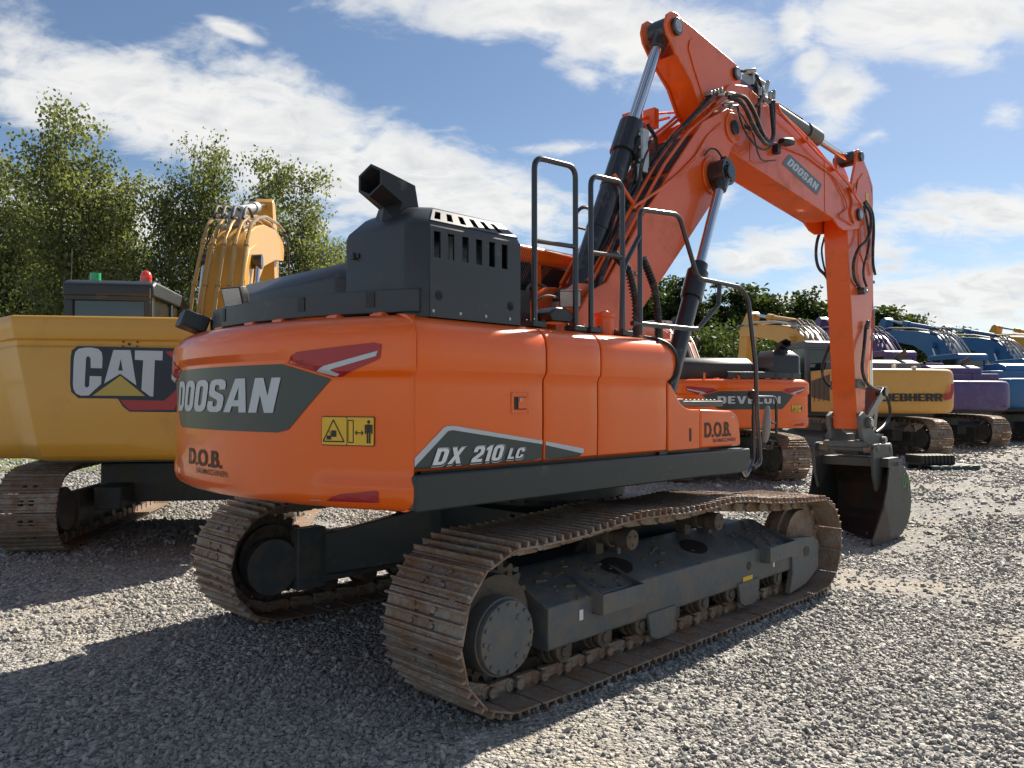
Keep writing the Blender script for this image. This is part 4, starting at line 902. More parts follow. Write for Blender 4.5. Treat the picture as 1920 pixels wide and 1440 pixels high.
def boom_assembly(par):
    # ---- base boom: two side plates with a box between them
    prof = [(.10, 2.05), (.10, 2.30), (.28, 2.52), (.50, 2.62), (1.076, 3.33), (1.27, 3.53), (1.46, 3.75), (2.03, 4.36), (2.40, 4.56), (2.50, 4.62), (2.62, 4.63), (2.72, 4.57), (2.77, 4.46), (2.74, 4.36), (2.58, 4.24), (2.50, 4.10), (2.45, 3.97), (2.43, 3.86), (2.34, 3.72), (2.13, 3.53), (1.68, 3.09), (1.15, 2.58), (.95, 2.38), (.62, 1.98), (.40, 1.90)]
    b = MB(); b.prism(prof, -.275, -.25); b.prism(prof, .25, .275)
    core = [(.25, 2.2), (.30, 2.42), (.55, 2.60), (1.11, 3.30), (1.31, 3.52), (1.50, 3.74), (2.0, 4.27), (2.12, 4.30), (2.22, 4.12), (2.30, 3.95), (2.38, 3.84), (2.30, 3.73), (2.10, 3.55), (1.65, 3.11), (1.12, 2.60), (.6, 2.05)]
    b.prism(core, -.25, .25)
    base = put(b, 'base_boom', 'orange_boom', par, bevel=.006)
    # stiffener ribs seen on the near side
    b = MB()
    for s in (-1, 1):
        b.cyl((2.60, s * .274, 4.44), (2.60, s * .292, 4.44), .155, n=30)
        b.cyl((2.18, s * .275, 3.86), (2.18, s * .30, 3.86), .19, n=30)
    put(b, 'pin_boss', 'orange_boom', base, bevel=.006)
    b = MB()
    for s in (-1, 1): b.cyl((2.60, s * .292, 4.44), (2.60, s * .315, 4.44), .075, n=24); b.cyl((2.60, s * .315, 4.44), (2.60, s * .32, 4.44), .055, n=24)
    put(b, 'pivot_pin', 'cylinder', base, bevel=.004)
    b = MB()   # sooty worn strip between the plates (hose clamps and dirt guard)
    b.add([(.70, -.20, 2.795), (.70, .22, 2.795), (1.46, .22, 3.72), (1.46, -.20, 3.72)], [(0, 1, 2, 3)])
    b.add([(1.52, -.20, 3.775), (1.52, .22, 3.775), (1.95, .22, 4.23), (1.95, -.20, 4.23)], [(0, 1, 2, 3)])
    put(b, 'wear_strip', 'hose', base)
    # ears for the adjusting cylinder
    b = MB()
    for y in (-.20, .14):
        b.prism([(-.02, 2.05), (.02, 2.40), (.10, 2.52), (.22, 2.59), (.34, 2.60), (.45, 2.55), (.60, 2.45), (.6, 2.2), (.3, 2.0)], y, y + .06)
    put(b, 'cylinder_bracket', 'orange_boom', base, bevel=.01)
    b = MB(); b.cyl((.30, -.24, 2.43), (.30, .24, 2.43), .05, n=18); put(b, 'foot_pin', 'steel', base)
    # ---- pipes and hoses on the base boom
    def off(pts, k): return [(x - .05 * k, y, z + .035 * k) for x, y, z in pts]
    bp = [(.50, 2.60), (.72, 2.88), (1.09, 3.36), (1.43, 3.79), (1.84, 4.20), (2.20, 4.45), (2.42, 4.62), (2.60, 4.70)]
    b = MB()
    for y, k, e in ((-.235, .5, 0), (-.17, 1.2, 0), (-.10, 1.0, 2), (.12, 1.0, 1), (.19, 1.2, 0)):
        P = [(x - .05 * k, y, z + .035 * k) for x, z in (bp[:len(bp) - e] if e else bp)]
        b.tube(P, .0165, 9, .05, 3)
    b.tube([(.84, -.29, 3.30), (1.24, -.29, 3.53), (1.59, -.29, 3.76), (1.87, -.29, 3.98), (2.08, -.285, 4.22), (2.35, -.28, 4.42)], .013, 8, .06, 3)
    b.tube([(1.6, .30, 4.35), (2.1, .34, 4.62), (2.5, .34, 4.74)], .016, 8); b.tube([(1.5, .34, 4.15), (1.95, .38, 4.48), (2.4, .36, 4.66)], .016, 8)
    b.box(1.62, 1.74, .24, .40, 4.10, 4.50); b.box(1.95, 2.03, .24, .38, 4.42, 4.62)
    b.tube([(.80, -.12, 3.62), (1.08, -.20, 3.30)], .018, 8)
    put(b, 'steel_pipe', 'orange_boom', base, smooth=True)
    b = MB()
    for dy, dz in ((0, 0), (.03, .02), (-.03, .03)):
        b.hose([(.30, -.22 + dy, 2.2 + dz), (.55, -.20 + dy, 2.75 + dz), (.95, -.12 + dy, 3.28 + dz), (1.40, -.15 + dy, 3.86 + dz), (1.80, -.19 + dy, 4.25 + dz), (2.15, -.2 + dy, 4.55 + dz), (2.35, -.2 + dy, 4.72 + dz)], .013)
    b.hose([(.6, .05, 2.86), (.9, .02, 3.22), (1.2, .0, 3.62), (1.6, .08, 4.05)], .016); b.hose([(.45, -.05, 2.7), (.7, -.1, 3.0), (.95, -.02, 3.35), (1.2, .1, 3.75)], .016)
    b.hose([(2.02, -.29, 4.02), (2.1, -.31, 4.10), (2.2, -.33, 4.10), (2.28, -.36, 4.0), (2.32, -.37, 3.93)], .009)
    b.hose([(1.12, -.06, 4.05), (1.02, -.08, 3.8), (1.04, -.1, 3.5), (.93, -.1, 3.2)], .013); b.hose([(1.15, .02, 3.95), (1.06, -.02, 3.7), (1.0, -.0, 3.4)], .013)
    put(b, 'hydraulic_hose', 'hose', base, smooth=True)
    b = MB()
    for i, x in enumerate((2.24, 2.31, 2.38, 2.45)): b.box(x, x + .035, -.24, -.10, 4.70 + i * .03, 4.74 + i * .03)
    b.cyl((2.42, -.2, 4.76), (2.60, -.26, 4.80), .022, n=10); b.cyl((2.5, -.30, 4.62), (2.62, -.32, 4.66), .02, n=10); b.cyl((2.44, -.26, 4.64), (2.56, -.3, 4.68), .02, n=10)
    b.box(.88, .95, -.3, -.27, 2.72, 2.75)
    put(b, 'hose_clamp', 'steel', base, bevel=.004)
    # corrugated hose sleeves dropping past the boom foot
    b = MB()
    for P in ([(-.02, -.75, 2.72), (.14, -.76, 2.62), (.22, -.77, 2.38), (.22, -.77, 2.10)], [(.42, -.70, 2.75), (.56, -.70, 2.55), (.62, -.7, 2.30), (.62, -.7, 2.08)]):
        V = [Vector(p) for p in P]
        b.hose(P, .026, 10)
        for t in np.arange(0, 1, .035):
            k = t * 3; i = min(int(k), 2); f = k - i; p = V[i].lerp(V[i + 1], f); d = (V[i + 1] - V[i]).normalized(); b.cyl(p - d * .005, p + d * .005, .033, n=12)
    put(b, 'corrugated_sleeve', 'hose', base)
    # ---- lift cylinders on both sides
    for s in (-1, 1):
        y = s * .40; p1 = Vector((2.19, y, 3.86)); d = Vector((.51, 0, 1.10)).normalized(); p0 = p1 - d * 2.75
        b = MB(); b.cyl(p0, p1 - d * 1.18, .080, n=28); b.cyl(p1 - d * 1.42, p1 - d * 1.14, .102, n=28); b.cyl(p1 - d * 1.14, p1 - d * 1.05, .078, n=28); b.cyl(p0 + Vector((0, -.1, 0)), p0 + Vector((0, .1, 0)), .11, n=20)
        cy = put(b, 'lift_cylinder', 'cylinder', par, smooth=True, angle=40)
        b = MB(); b.cyl(p1 - d * 1.06, p1 - d * .10, .047, n=20); put(b, 'rod', 'chrome', cy, smooth=True)
        b = MB(); b.cyl((2.18, s * .30, 3.86), (2.18, s * .47, 3.86), .13, n=24); b.cyl((2.18, s * .47, 3.86), (2.18, s * .50, 3.86), .075, n=16); b.cyl(p1 - d * .2, p1, .07, .09, n=16)
        for a in range(6): b.cyl((2.18 + .09 * math.cos(a), s * .47, 3.86 + .09 * math.sin(a)), (2.18 + .09 * math.cos(a), s * .485, 3.86 + .09 * math.sin(a)), .012, n=6)
        b.box(2.20, 2.25, min(s * .36, s * .42), max(s * .36, s * .42), 3.96, 4.03)
        put(b, 'rod_eye', 'cylinder', cy, bevel=.006)
    # ---- adjusting cylinder behind the boom
    a1 = Vector((1.74, 0, 5.24)); d = Vector((.52, 0, 1.17)).normalized(); a0 = Vector((.40, 0, 2.47))
    d = (a1 - a0).normalized()
    b = MB(); b.cyl(a0, a1 - d * 1.35, .10, n=30); b.cyl(a1 - d * 1.50, a1 - d * 1.16, .122, n=30); b.cyl(a1 - d * 1.165, a1 - d * 1.15, .11, n=30); b.cyl(a0 + Vector((0, -.13, 0)), a0 + Vector((0, .13, 0)), .13, n=24)
    for k in (1.9, 2.35): b.cyl(a1 - d * k, a1 - d * (k - .05), .106, n=30)
    cy = put(b, 'adjusting_cylinder', 'cylinder', par, smooth=True, angle=40)
    b = MB(); b.cyl(a1 - d * 1.18, a1 - d * .12, .055, n=22); put(b, 'rod', 'chrome', cy, smooth=True)
    b = MB(); b.cyl(a1 + Vector((0, -.095, 0)), a1 + Vector((0, .095, 0)), .115, n=26); b.cyl(a1 - d * .22, a1, .075, .10, n=18); put(b, 'rod_eye', 'cylinder', cy, bevel=.006)
    b = MB(); c = a1 - d * 1.42; b.box(c.x + .06, c.x + .16, -.16, -.02, c.z - .20, c.z + .16)
    for k in range(3):
        for j in (-.13, -.05): b.cyl((c.x + .10, j, c.z + .1 - k * .12), (c.x + .04, j - .01, c.z + .1 - k * .12), .02, n=8)
    b.box(c.x + .02, c.x + .10, -.19, -.16, c.z - .26, c.z + .10); b.cyl((c.x + .03, -.14, c.z - .18), (c.x + .03, -.14, c.z - .34), .03, n=10)
    put(b, 'valve_block', 'steel', cy, bevel=.006)
    b = MB(); b.tube([a1 - d * 1.5 + Vector((.12, -.1, 0)), a0 + d * 1.2 + Vector((.14, -.1, 0)), a0 + d * .5 + Vector((.13, -.08, 0))], .017, 8); b.hose([(1.35, -.1, 4.2), (1.55, -.05, 4.1), (1.50, .0, 3.85), (1.28, .05, 3.65)], .02)
    b.hose([(1.30, -.17, 4.02), (1.15, -.18, 3.8), (1.10, -.16, 3.55), (.98, -.12, 3.35)], .018)
    put(b, 'cylinder_pipe', 'hose', cy, smooth=True)

    # ---- second boom section
    W = .20
    ear = [(1.60, 5.13), (1.57, 5.22), (1.60, 5.32), (1.68, 5.38), (1.77, 5.39), (1.88, 5.36), (2.06, 5.345), (2.80, 5.255), (2.92, 5.24), (3.00, 5.18), (3.01, 5.08), (3.00, 4.60), (2.6, 4.30), (2.20, 4.56), (2.03, 4.79), (1.74, 4.99)]
    b = MB(); b.prism(ear, -.15, -.125); b.prism(ear, .125, .15)
    earc = [(1.76, 4.99), (1.92, 5.02), (2.1, 5.30), (2.75, 5.22), (2.72, 5.05), (2.85, 4.9), (3.0, 4.85), (3.0, 4.6), (2.6, 4.32), (2.22, 4.57), (2.05, 4.80)]
    b.prism(earc, -.125, .125)
    main = [(2.36, 4.42), (2.36, 4.62), (2.7, 4.95), (3.05, 5.02), (3.5, 4.95), (4.2, 4.83), (4.8, 4.70), (5.26, 4.62), (5.42, 4.56), (5.45, 3.98), (5.28, 3.965), (4.14, 4.09), (3.03, 4.205), (2.66, 4.25), (2.45, 4.3)]
    b.prism(main, -W + .012, W - .012)
    tip = [(2.36, 4.42), (2.36, 4.62), (2.7, 4.95), (3.05, 5.03), (3.5, 4.96), (4.2, 4.84), (4.8, 4.71), (5.26, 4.63), (5.7, 4.54), (5.95, 4.47), (6.15, 4.36), (6.30, 4.24), (6.33, 4.12), (6.27, 4.02), (6.10, 3.95), (5.85, 3.90), (5.62, 3.86), (5.45, 3.885), (5.28, 3.965), (4.14, 4.082), (3.03, 4.197), (2.66, 4.24), (2.45, 4.3)]
    b.prism(tip, -W, -W + .02); b.prism(tip, W - .02, W)
    sb = put(b, 'second_boom', 'orange_boom', par, bevel=.006)
    b = MB()
    plate = [(2.28, 4.62), (2.06, 4.93), (1.96, 5.10), (1.98, 5.19), (2.05, 5.235), (2.14, 5.225), (2.22, 5.17), (2.45, 5.0), (2.95, 4.72), (3.3, 4.55), (2.9, 4.4), (2.5, 4.45)]
    for s in (-1, 1): b.prism(plate, *sorted((s * .15, s * .162)))
    b.prism([(5.02, 4.66), (5.10, 4.645), (5.10, 3.995), (5.02, 4.0)], -.206, -.2)
    b.prism([(3.10, 4.23), (3.16, 4.225), (3.16, 4.98), (3.10, 4.985)], -.206, -.2)
    put(b, 'stiffener_plate', 'orange_boom', sb, bevel=.004)
    b = MB()
    for s in (-1, 1):
        b.cyl((1.74, s * .15, 5.24), (1.74, s * .185, 5.24), .085, n=24); b.cyl((2.90, s * .15, 5.13), (2.90, s * .18, 5.13), .07, n=24); b.cyl((6.12, s * .20, 4.15), (6.12, s * .235, 4.15), .085, n=24)
    put(b, 'pin', 'cylinder', sb, bevel=.006)
    b = MB()
    for s in (-1, 1): b.cyl((1.74, s * .185, 5.24), (1.74, s * .19, 5.24), .06, n=20); b.cyl((2.9, s * .18, 5.13), (2.9, s * .185, 5.13), .045, n=20); b.cyl((6.12, s * .235, 4.15), (6.12, s * .24, 4.15), .055, n=20)
    put(b, 'pin_cap', 'steel', sb)
    TL, TR, BR, BL = (4.05, 4.515), (4.95, 4.33), (4.80, 4.165), (3.85, 4.36)
    def fb(k):
        def g(u, v):
            t = (TL[0] + (TR[0] - TL[0]) * u, TL[1] + (TR[1] - TL[1]) * u); q = (BL[0] + (BR[0] - BL[0]) * u, BL[1] + (BR[1] - BL[1]) * u)
            return (q[0] + (t[0] - q[0]) * v, -.2 - k, q[1] + (t[1] - q[1]) * v)
        return g
    lay('emblem_panel', [[(.02, 0), (.98, 0), (1, .08), (1, .92), (.98, 1), (.02, 1), (0, .92), (0, .08)]], fb(.004), mat('grey green decal', (.085, .11, .115), .4), sb)
    heavy('lettering', 'DOOSAN', (.08, .92, .24, .80), fb(.006), M['silver_decal'], sb, 0, 0, .09)
    # pipes
    b = MB()
    b.tube([(3.50, -.25, 4.93), (3.62, -.27, 4.98), (3.66, -.27, 4.90), (4.23, -.25, 4.78), (4.75, -.25, 4.65), (5.22, -.25, 4.58), (5.68, -.25, 4.46), (5.96, -.25, 4.32), (6.1, -.25, 4.28)], .015, 9, .05, 3)
    b.tube([(3.75, -.19, 4.97), (4.3, -.19, 4.88), (4.81, -.19, 4.77), (5.1, -.19, 4.68), (5.6, -.19, 4.60), (6.0, -.19, 4.46)], .015, 9, .05, 3)
    b.tube([(3.7, .05, 4.95), (4.8, .05, 4.76), (5.2, .05, 4.70)], .015, 8)
    b.tube([(3.72, -.225, 4.55), (4.5, -.215, 4.58), (5.25, -.215, 4.5), (5.62, -.22, 4.28), (5.70, -.22, 4.16), (5.40, -.22, 4.01), (5.9, -.22, 3.97)], .010, 7, .05, 3)
    b.tube([(5.75, -.215, 4.45), (5.88, -.215, 4.28), (5.80, -.215, 4.12), (5.92, -.215, 4.0)], .013, 7, .05, 3)
    for x, z in ((4.4, 4.76), (5.25, 4.6), (5.8, 4.42)): b.box(x, x + .05, -.27, -.12, z - .03, z + .03)
    put(b, 'steel_pipe', 'orange_boom', sb, smooth=True)
    b = MB()
    for P, r in (([(2.49, -.33, 4.74), (2.71, -.36, 4.76), (2.89, -.38, 4.62), (3.03, -.38, 4.48), (3.24, -.36, 4.42), (3.39, -.33, 4.54), (3.44, -.31, 4.75), (3.46, -.30, 4.95)], .022),
                 ([(2.43, -.33, 4.70), (2.60, -.39, 4.66), (2.76, -.41, 4.50), (2.95, -.40, 4.40), (3.17, -.38, 4.38), (3.33, -.36, 4.52), (3.37, -.33, 4.72), (3.40, -.30, 4.90)], .022),
                 ([(2.60, -.33, 4.66), (2.64, -.35, 4.5), (2.76, -.36, 4.38), (2.98, -.36, 4.31), (3.20, -.35, 4.34), (3.36, -.34, 4.46), (3.42, -.31, 4.6)], .012),
                 ([(3.21, -.26, 4.92), (3.16, -.28, 4.70), (3.07, -.30, 4.57), (2.93, -.31, 4.5), (2.79, -.31, 4.5)], .018),
                 ([(3.35, -.15, 5.25), (3.32, -.24, 5.05), (3.2, -.27, 4.88), (3.1, -.28, 4.80)], .018),
                 ([(2.66, -.33, 4.6), (2.9, -.34, 4.45), (3.1, -.30, 4.28), (3.3, -.26, 4.26), (3.6, -.25, 4.33)], .008)):
        b.hose(P, r)
    put(b, 'hydraulic_hose', 'hose', sb, smooth=True)
    b = MB()
    for c in ((3.46, -.30, 4.98), (3.40, -.29, 4.95), (3.24, -.25, 4.96)): b.cyl(c, (c[0] + .01, c[1], c[2] + .09), .024, n=10)
    b.cyl((2.44, -.30, 4.74), (2.54, -.33, 4.75), .028, n=10); b.cyl((3.3, -.05, 5.30), (3.42, -.1, 5.34), .03, n=10)
    put(b, 'hose_fitting', 'steel', sb, bevel=.004)
    q = Matrix.Translation((3.76, -.30, 4.56)) @ Matrix.Rotation(R(-8), 4, 'Y'); b = MB(); b.loft([[q @ Vector((x, yy * k, zz * k)) for yy, zz in ((-.05, -.03), (.05, -.03), (.06, .01), (.04, .045), (-.04, .045), (-.06, .01))] for x, k in ((-.12, .7), (.02, 1), (.1, 1.1))])
    b.box(3.62, 3.70, -.27, -.2, 4.42, 4.52); put(b, 'boom_lamp', 'black', sb, bevel=.005)
    # ---- arm cylinder on top
    p0 = Vector((2.90, 0, 5.13)); p1 = Vector((6.30, 0, 4.99)); d = (p1 - p0).normalized()
    b = MB(); b.cyl(p0, p0 + d * 2.32, .088, n=28); b.cyl(p0 + d * 2.02, p0 + d * 2.36, .108, n=28); b.cyl(p0 + d * 2.36, p0 + d * 2.42, .07, n=24); b.cyl(p0 + Vector((0, -.11, 0)), p0 + Vector((0, .11, 0)), .10, n=20)
    for k in (.55, .95): b.cyl(p0 + d * k, p0 + d * (k + .06), .094, n=28)
    cy = put(b, 'arm_cylinder', 'cyl_grey', par, smooth=True, angle=40)
    b = MB(); b.cyl(p0 + d * 2.4, p1 - d * .1, .048, n=20); put(b, 'rod', 'chrome', cy, smooth=True)
    b = MB(); b.cyl(p1 + Vector((0, -.10, 0)), p1 + Vector((0, .10, 0)), .10, n=22); put(b, 'rod_eye', 'cylinder', cy, bevel=.005)
    b = MB(); b.hose([(3.05, -.02, 5.26), (3.2, -.02, 5.30), (3.4, -.04, 5.32), (3.52, -.04, 5.27)], .018); b.hose([(3.5, -.05, 5.3), (3.45, -.12, 5.1), (3.42, -.2, 4.95)], .018); b.tube([(3.75, .02, 5.23), (4.2, .02, 5.22), (4.9, .02, 5.2)], .012, 8)
    put(b, 'cylinder_pipe', 'hose', cy, smooth=True)
    b = MB(); b.box(3.42, 3.56, -.08, .06, 5.19, 5.34); b.cyl((3.78, -.05, 5.2), (3.80, -.07, 5.34), .025, n=10); b.cyl((3.5, -.08, 5.28), (3.62, -.12, 5.24), .02, n=8)
    put(b, 'hose_fitting', 'steel', cy, bevel=.004)

    # ---- arm
    A = [(6.20, 5.0), (6.20, 5.06), (6.25, 5.09), (6.33, 5.08), (6.42, 4.99), (6.60, 4.85), (6.76, 4.68), (6.76, 4.35), (6.78, 3.92), (6.72, 3.07), (6.66, 2.76), (6.58, 2.31), (6.41, 1.72), (6.38, 1.33), (6.30, 1.24), (6.12, 1.24), (6.10, 1.42), (5.96, 2.72), (5.86, 3.6), (5.83, 3.98), (5.90, 4.3), (6.02, 4.62)]
    b = MB(); top = [(6.02, 4.62), (6.20, 5.0), (6.20, 5.06), (6.25, 5.09), (6.33, 5.08), (6.42, 4.99), (6.60, 4.85), (6.76, 4.68), (6.77, 4.4), (6.4, 4.4), (5.95, 4.4)]
    b.prism(top, -.16, -.125); b.prism(top, .125, .16); low = [(6.40, 4.70), (6.6, 4.72), (6.75, 4.6)] + A[8:21]
    b.prism([(5.95, 4.40), (6.02, 4.56), (6.3, 4.70), (6.6, 4.78), (6.75, 4.62)] + A[8:20], -.16, .16)
    ar = put(b, 'arm', 'orange_boom', par, bevel=.012, segs=2)
    b = MB()
    pl = [(6.20, 4.25), (6.12, 4.45), (6.20, 4.65), (6.38, 4.78), (6.56, 4.74), (6.70, 4.55), (6.73, 4.2), (6.70, 3.7), (6.4, 3.5), (6.2, 3.7)]
    for s in (-1, 1): b.prism(pl, *sorted((s * .16, s * .172)))
    b.prism([(6.12, 1.26), (6.10, 1.40), (6.42, 1.44), (6.40, 1.26)], -.172, .172)
    put(b, 'stiffener_plate', 'orange_boom', ar, bevel=.004)
    lay('warning_decal', [rrect(6.45, 6.55, 4.30, 4.52, .01)], lambda u, v: (u, -.176, v), M['yellow_decal'], ar)
    b = MB()
    for s in (-1, 1): b.cyl((6.30, s * .16, 4.99), (6.30, s * .195, 4.99), .065, n=22)
    put(b, 'pin', 'cylinder', ar, bevel=.005)
    b = MB()
    for P, r in (([(6.22, -.24, 4.33), (6.37, -.26, 4.21), (6.37, -.27, 4.03), (6.25, -.26, 3.82), (6.02, -.24, 3.68), (5.89, -.22, 3.48), (5.94, -.20, 3.31), (6.08, -.19, 3.21), (6.23, -.19, 3.13)], .021),
                 ([(6.30, -.23, 4.36), (6.50, -.24, 4.24), (6.58, -.23, 4.03), (6.60, -.21, 3.73), (6.63, -.2, 3.54), (6.70, -.2, 3.40)], .02),
                 ([(6.26, -.22, 4.30), (6.38, -.23, 3.99), (6.40, -.23, 3.81), (6.34, -.22, 3.62), (6.26, -.21, 3.46), (6.28, -.2, 3.32), (6.38, -.2, 3.20)], .017),
                 ([(5.99, .25, 4.02), (5.86, .26, 3.82), (5.82, .26, 3.61), (5.88, .25, 3.45), (6.03, .22, 3.36), (6.14, .2, 3.24)], .021),
                 ([(6.05, .24, 3.9), (5.98, .25, 3.7), (6.0, .22, 3.45), (6.1, .2, 3.3)], .014),
                 ([(6.37, -.19, 2.66), (6.19, -.23, 2.36), (6.09, -.24, 2.07), (6.20, -.24, 1.90), (6.48, -.22, 1.81), (6.88, -.18, 1.78)], .022),
                 ([(6.86, -.16, 1.80), (7.22, -.15, 1.70), (7.36, -.15, 1.52), (7.32, -.15, 1.37), (7.07, -.15, 1.25), (6.82, -.15, 1.18)], .022),
                 ([(6.17, .23, 2.40), (6.0, .25, 2.15), (5.98, .25, 1.97), (6.1, .23, 1.85), (6.25, .19, 1.80)], .021)):
        b.hose(P, r)
    put(b, 'hydraulic_hose', 'hose', ar, smooth=True)
    b = MB()
    b.cyl((6.20, -.16, 3.12), (6.20, -.25, 3.12), .05, n=12); b.cyl((6.24, -.2, 3.10), (6.40, -.2, 3.14), .022, n=8); b.cyl((6.34, -.21, 2.62), (6.40, -.21, 2.72), .03, n=10)
    for z in (3.3, 2.9, 2.5): b.box(6.60, 6.86, -.14, -.08, z, z + .04)
    b.box(6.05, 6.3, -.20, -.16, 1.80, 1.92); b.box(6.1, 6.3, .16, .2, 1.78, 1.9)
    put(b, 'hose_clamp', 'cyl_grey', ar, bevel=.004)
    b = MB(); b.tube([(6.72, -.12, 3.9), (6.80, -.12, 3.4), (6.80, -.12, 2.7), (6.72, -.12, 2.2)], .014, 8, .05, 3); b.tube([(6.75, -.06, 3.7), (6.92, -.06, 3.62), (6.95, -.06, 3.5), (6.86, -.06, 3.2), (6.82, -.06, 2.5)], .012, 8, .05, 3)
    b.tube([(6.76, -.1, 4.1), (6.92, -.1, 4.08), (6.96, -.1, 4.02), (6.84, -.1, 3.78)], .014, 8, .04, 3)
    put(b, 'steel_pipe', 'orange_boom', ar, smooth=True)
    # bucket cylinder on the front of the arm, and its links
    p0 = Vector((6.95, 0, 4.05)); p1 = Vector((7.02, 0, 1.75)); d = (p1 - p0).normalized()
    b = MB(); b.cyl(p0, p0 + d * 1.35, .065, n=22); b.cyl(p0 + d * 1.1, p0 + d * 1.38, .08, n=22); b.box(6.74, 6.98, -.09, -.06, 3.92, 4.12); b.box(6.74, 6.98, .06, .09, 3.92, 4.12)
    cy = put(b, 'bucket_cylinder', 'cyl_grey', par, smooth=True, angle=40)
    b = MB(); b.cyl(p0 + d * 1.36, p1, .04, n=18); put(b, 'rod', 'chrome', cy, smooth=True)
    b = MB()
    for s in (-1, 1):
        b.prism([(6.30, 1.42), (6.24, 1.34), (6.30, 1.28), (6.95, 1.66), (7.08, 1.72), (7.06, 1.82), (6.96, 1.82)], *sorted((s * .185, s * .215)))
    b.prism([(6.94, 1.80), (7.08, 1.78), (6.86, 1.05), (6.74, 1.08)], -.12, .12); b.cyl((7.0, -.24, 1.76), (7.0, .24, 1.76), .07, n=18)
    put(b, 'bucket_link', 'cylinder', par, bevel=.008)
    # quick coupler
    b = MB()
    for s in (-1, 1):
        b.prism([(6.02, 1.42), (6.14, 1.48), (6.28, 1.42), (6.34, 1.28), (6.62, 1.16), (6.86, 1.16), (6.92, 1.02), (6.70, .92), (6.30, .90), (6.16, 1.02), (6.08, 1.20)], *sorted((s * .18, s * .235)))
        b.cyl((6.24, s * .235, 1.33), (6.24, s * .30, 1.33), .075, n=20)
    b.box(6.12, 6.75, -.18, .18, .95, 1.06); b.box(6.08, 6.2, -.3, .3, 1.0, 1.08); b.cyl((6.15, -.42, .98), (6.15, .42, .98), .04, n=16); b.cyl((6.62, -.42, .96), (6.62, .42, .96), .04, n=16)
    qc = put(b, 'quick_coupler', 'slate_dirty', par, bevel=.008)
    b = MB(); b.tube([(6.60, -.26, 1.02), (6.95, -.30, 1.02), (7.0, -.30, .86), (6.80, -.30, .80)], .012, 8, .03, 3); b.cyl((6.78, -.24, 1.08), (6.78, -.30, 1.08), .045, n=14); b.cyl((6.24, -.30, 1.33), (6.24, -.315, 1.33), .05, n=16)
    put(b, 'coupler_pin', 'steel', qc, smooth=True)
    # ---- bucket, mouth towards the machine, lip on the ground
    prof = [(6.25, .80), (6.56, .80), (6.80, .72), (6.97, .60), (7.06, .44), (7.09, .21), (7.04, .05), (6.93, -.08), (6.72, -.19), (6.49, -.24), (6.11, -.262), (5.70, -.266)]
    Wb = .52; b = MB(); t = .022; ins = []
    for i, p in enumerate(prof):
        a = Vector(prof[max(i - 1, 0)]); c = Vector(prof[min(i + 1, len(prof) - 1)]); dd = (c - a).normalized(); ins.append((p[0] + dd.y * t, p[1] - dd.x * t) if True else p)
    b.prism(prof + [( (q[0]), q[1]) for q in ins[::-1]], -Wb + .02, Wb - .02)
    bk = put(b, 'bucket', 'bucket', par, bevel=.003)
    edge = [(5.66, -.15), (6.05, .25), (6.17, .46), (6.26, .75)]
    b = MB()
    for s in (-1, 1): b.prism(prof + edge, *sorted((s * Wb, s * (Wb - .02))))
    put(b, 'side_plate', 'bucket', bk, bevel=.003)
    b = MB()
    for s in (-1, 1): b.prism([(5.66, -.265), (5.60, -.16), (6.05, .26), (6.10, .20), (6.22, -.05), (6.22, -.265)], *sorted((s * (Wb + .012), s * Wb)))
    b.prism([(5.20, -.255), (5.75, -.235), (5.75, -.275), (5.20, -.268)], -Wb - .02, Wb + .02)
    put(b, 'cutting_edge', 'bucket_in', bk, bevel=.003)
    b = MB(); ii = [(q[0] + 0, q[1]) for q in ins]
    i2 = []
    for i, p in enumerate(ins):
        a = Vector(ins[max(i - 1, 0)]); c = Vector(ins[min(i + 1, len(ins) - 1)]); dd = (c - a).normalized(); i2.append((p[0] + dd.y * .004, p[1] - dd.x * .004))
    b.prism(ins + i2[::-1], -Wb + .022, Wb - .022); put(b, 'liner', 'bucket_in', bk)
    b = MB(); b.prism([(6.22, .74), (6.22, .86), (6.60, .86), (6.60, .74)], -Wb, Wb)
    for s in (-1, 1):
        for yy in (.37,):
            b.prism([(6.02, .62), (5.98, .98), (6.06, 1.05), (6.22, 1.05), (6.66, 1.02), (6.72, .92), (6.66, .80), (6.3, .55), (6.12, .42)], *sorted((s * yy, s * (yy + .04))))
    put(b, 'bucket_bracket', 'bucket', bk, bevel=.006)
    b = MB()
    for s in (-1, 1): b.cyl((6.15, s * .24, .98), (6.15, s * .40, .98), .058, n=18)
    put(b, 'bushing', 'rust', bk, smooth=True)
    g = lambda u, v: (u, -Wb - .006, v)
    e = []
    e += [bar(6.78, .62, 6.76, .44, .022), bar(6.78, .62, 6.84, .62, .02), bar(6.765, .45, 6.84, .44, .022), bar(6.84, .56, 6.83, .44, .022)]
    e += [bar(6.90, .60, 6.96, .58, .02), bar(6.90, .60, 6.89, .50, .02), bar(6.89, .50, 6.95, .50, .02), bar(6.96, .58, 6.94, .36, .022)]
    lay('emblem', e, g, M['green_decal'], bk)
boom_assembly(X0)

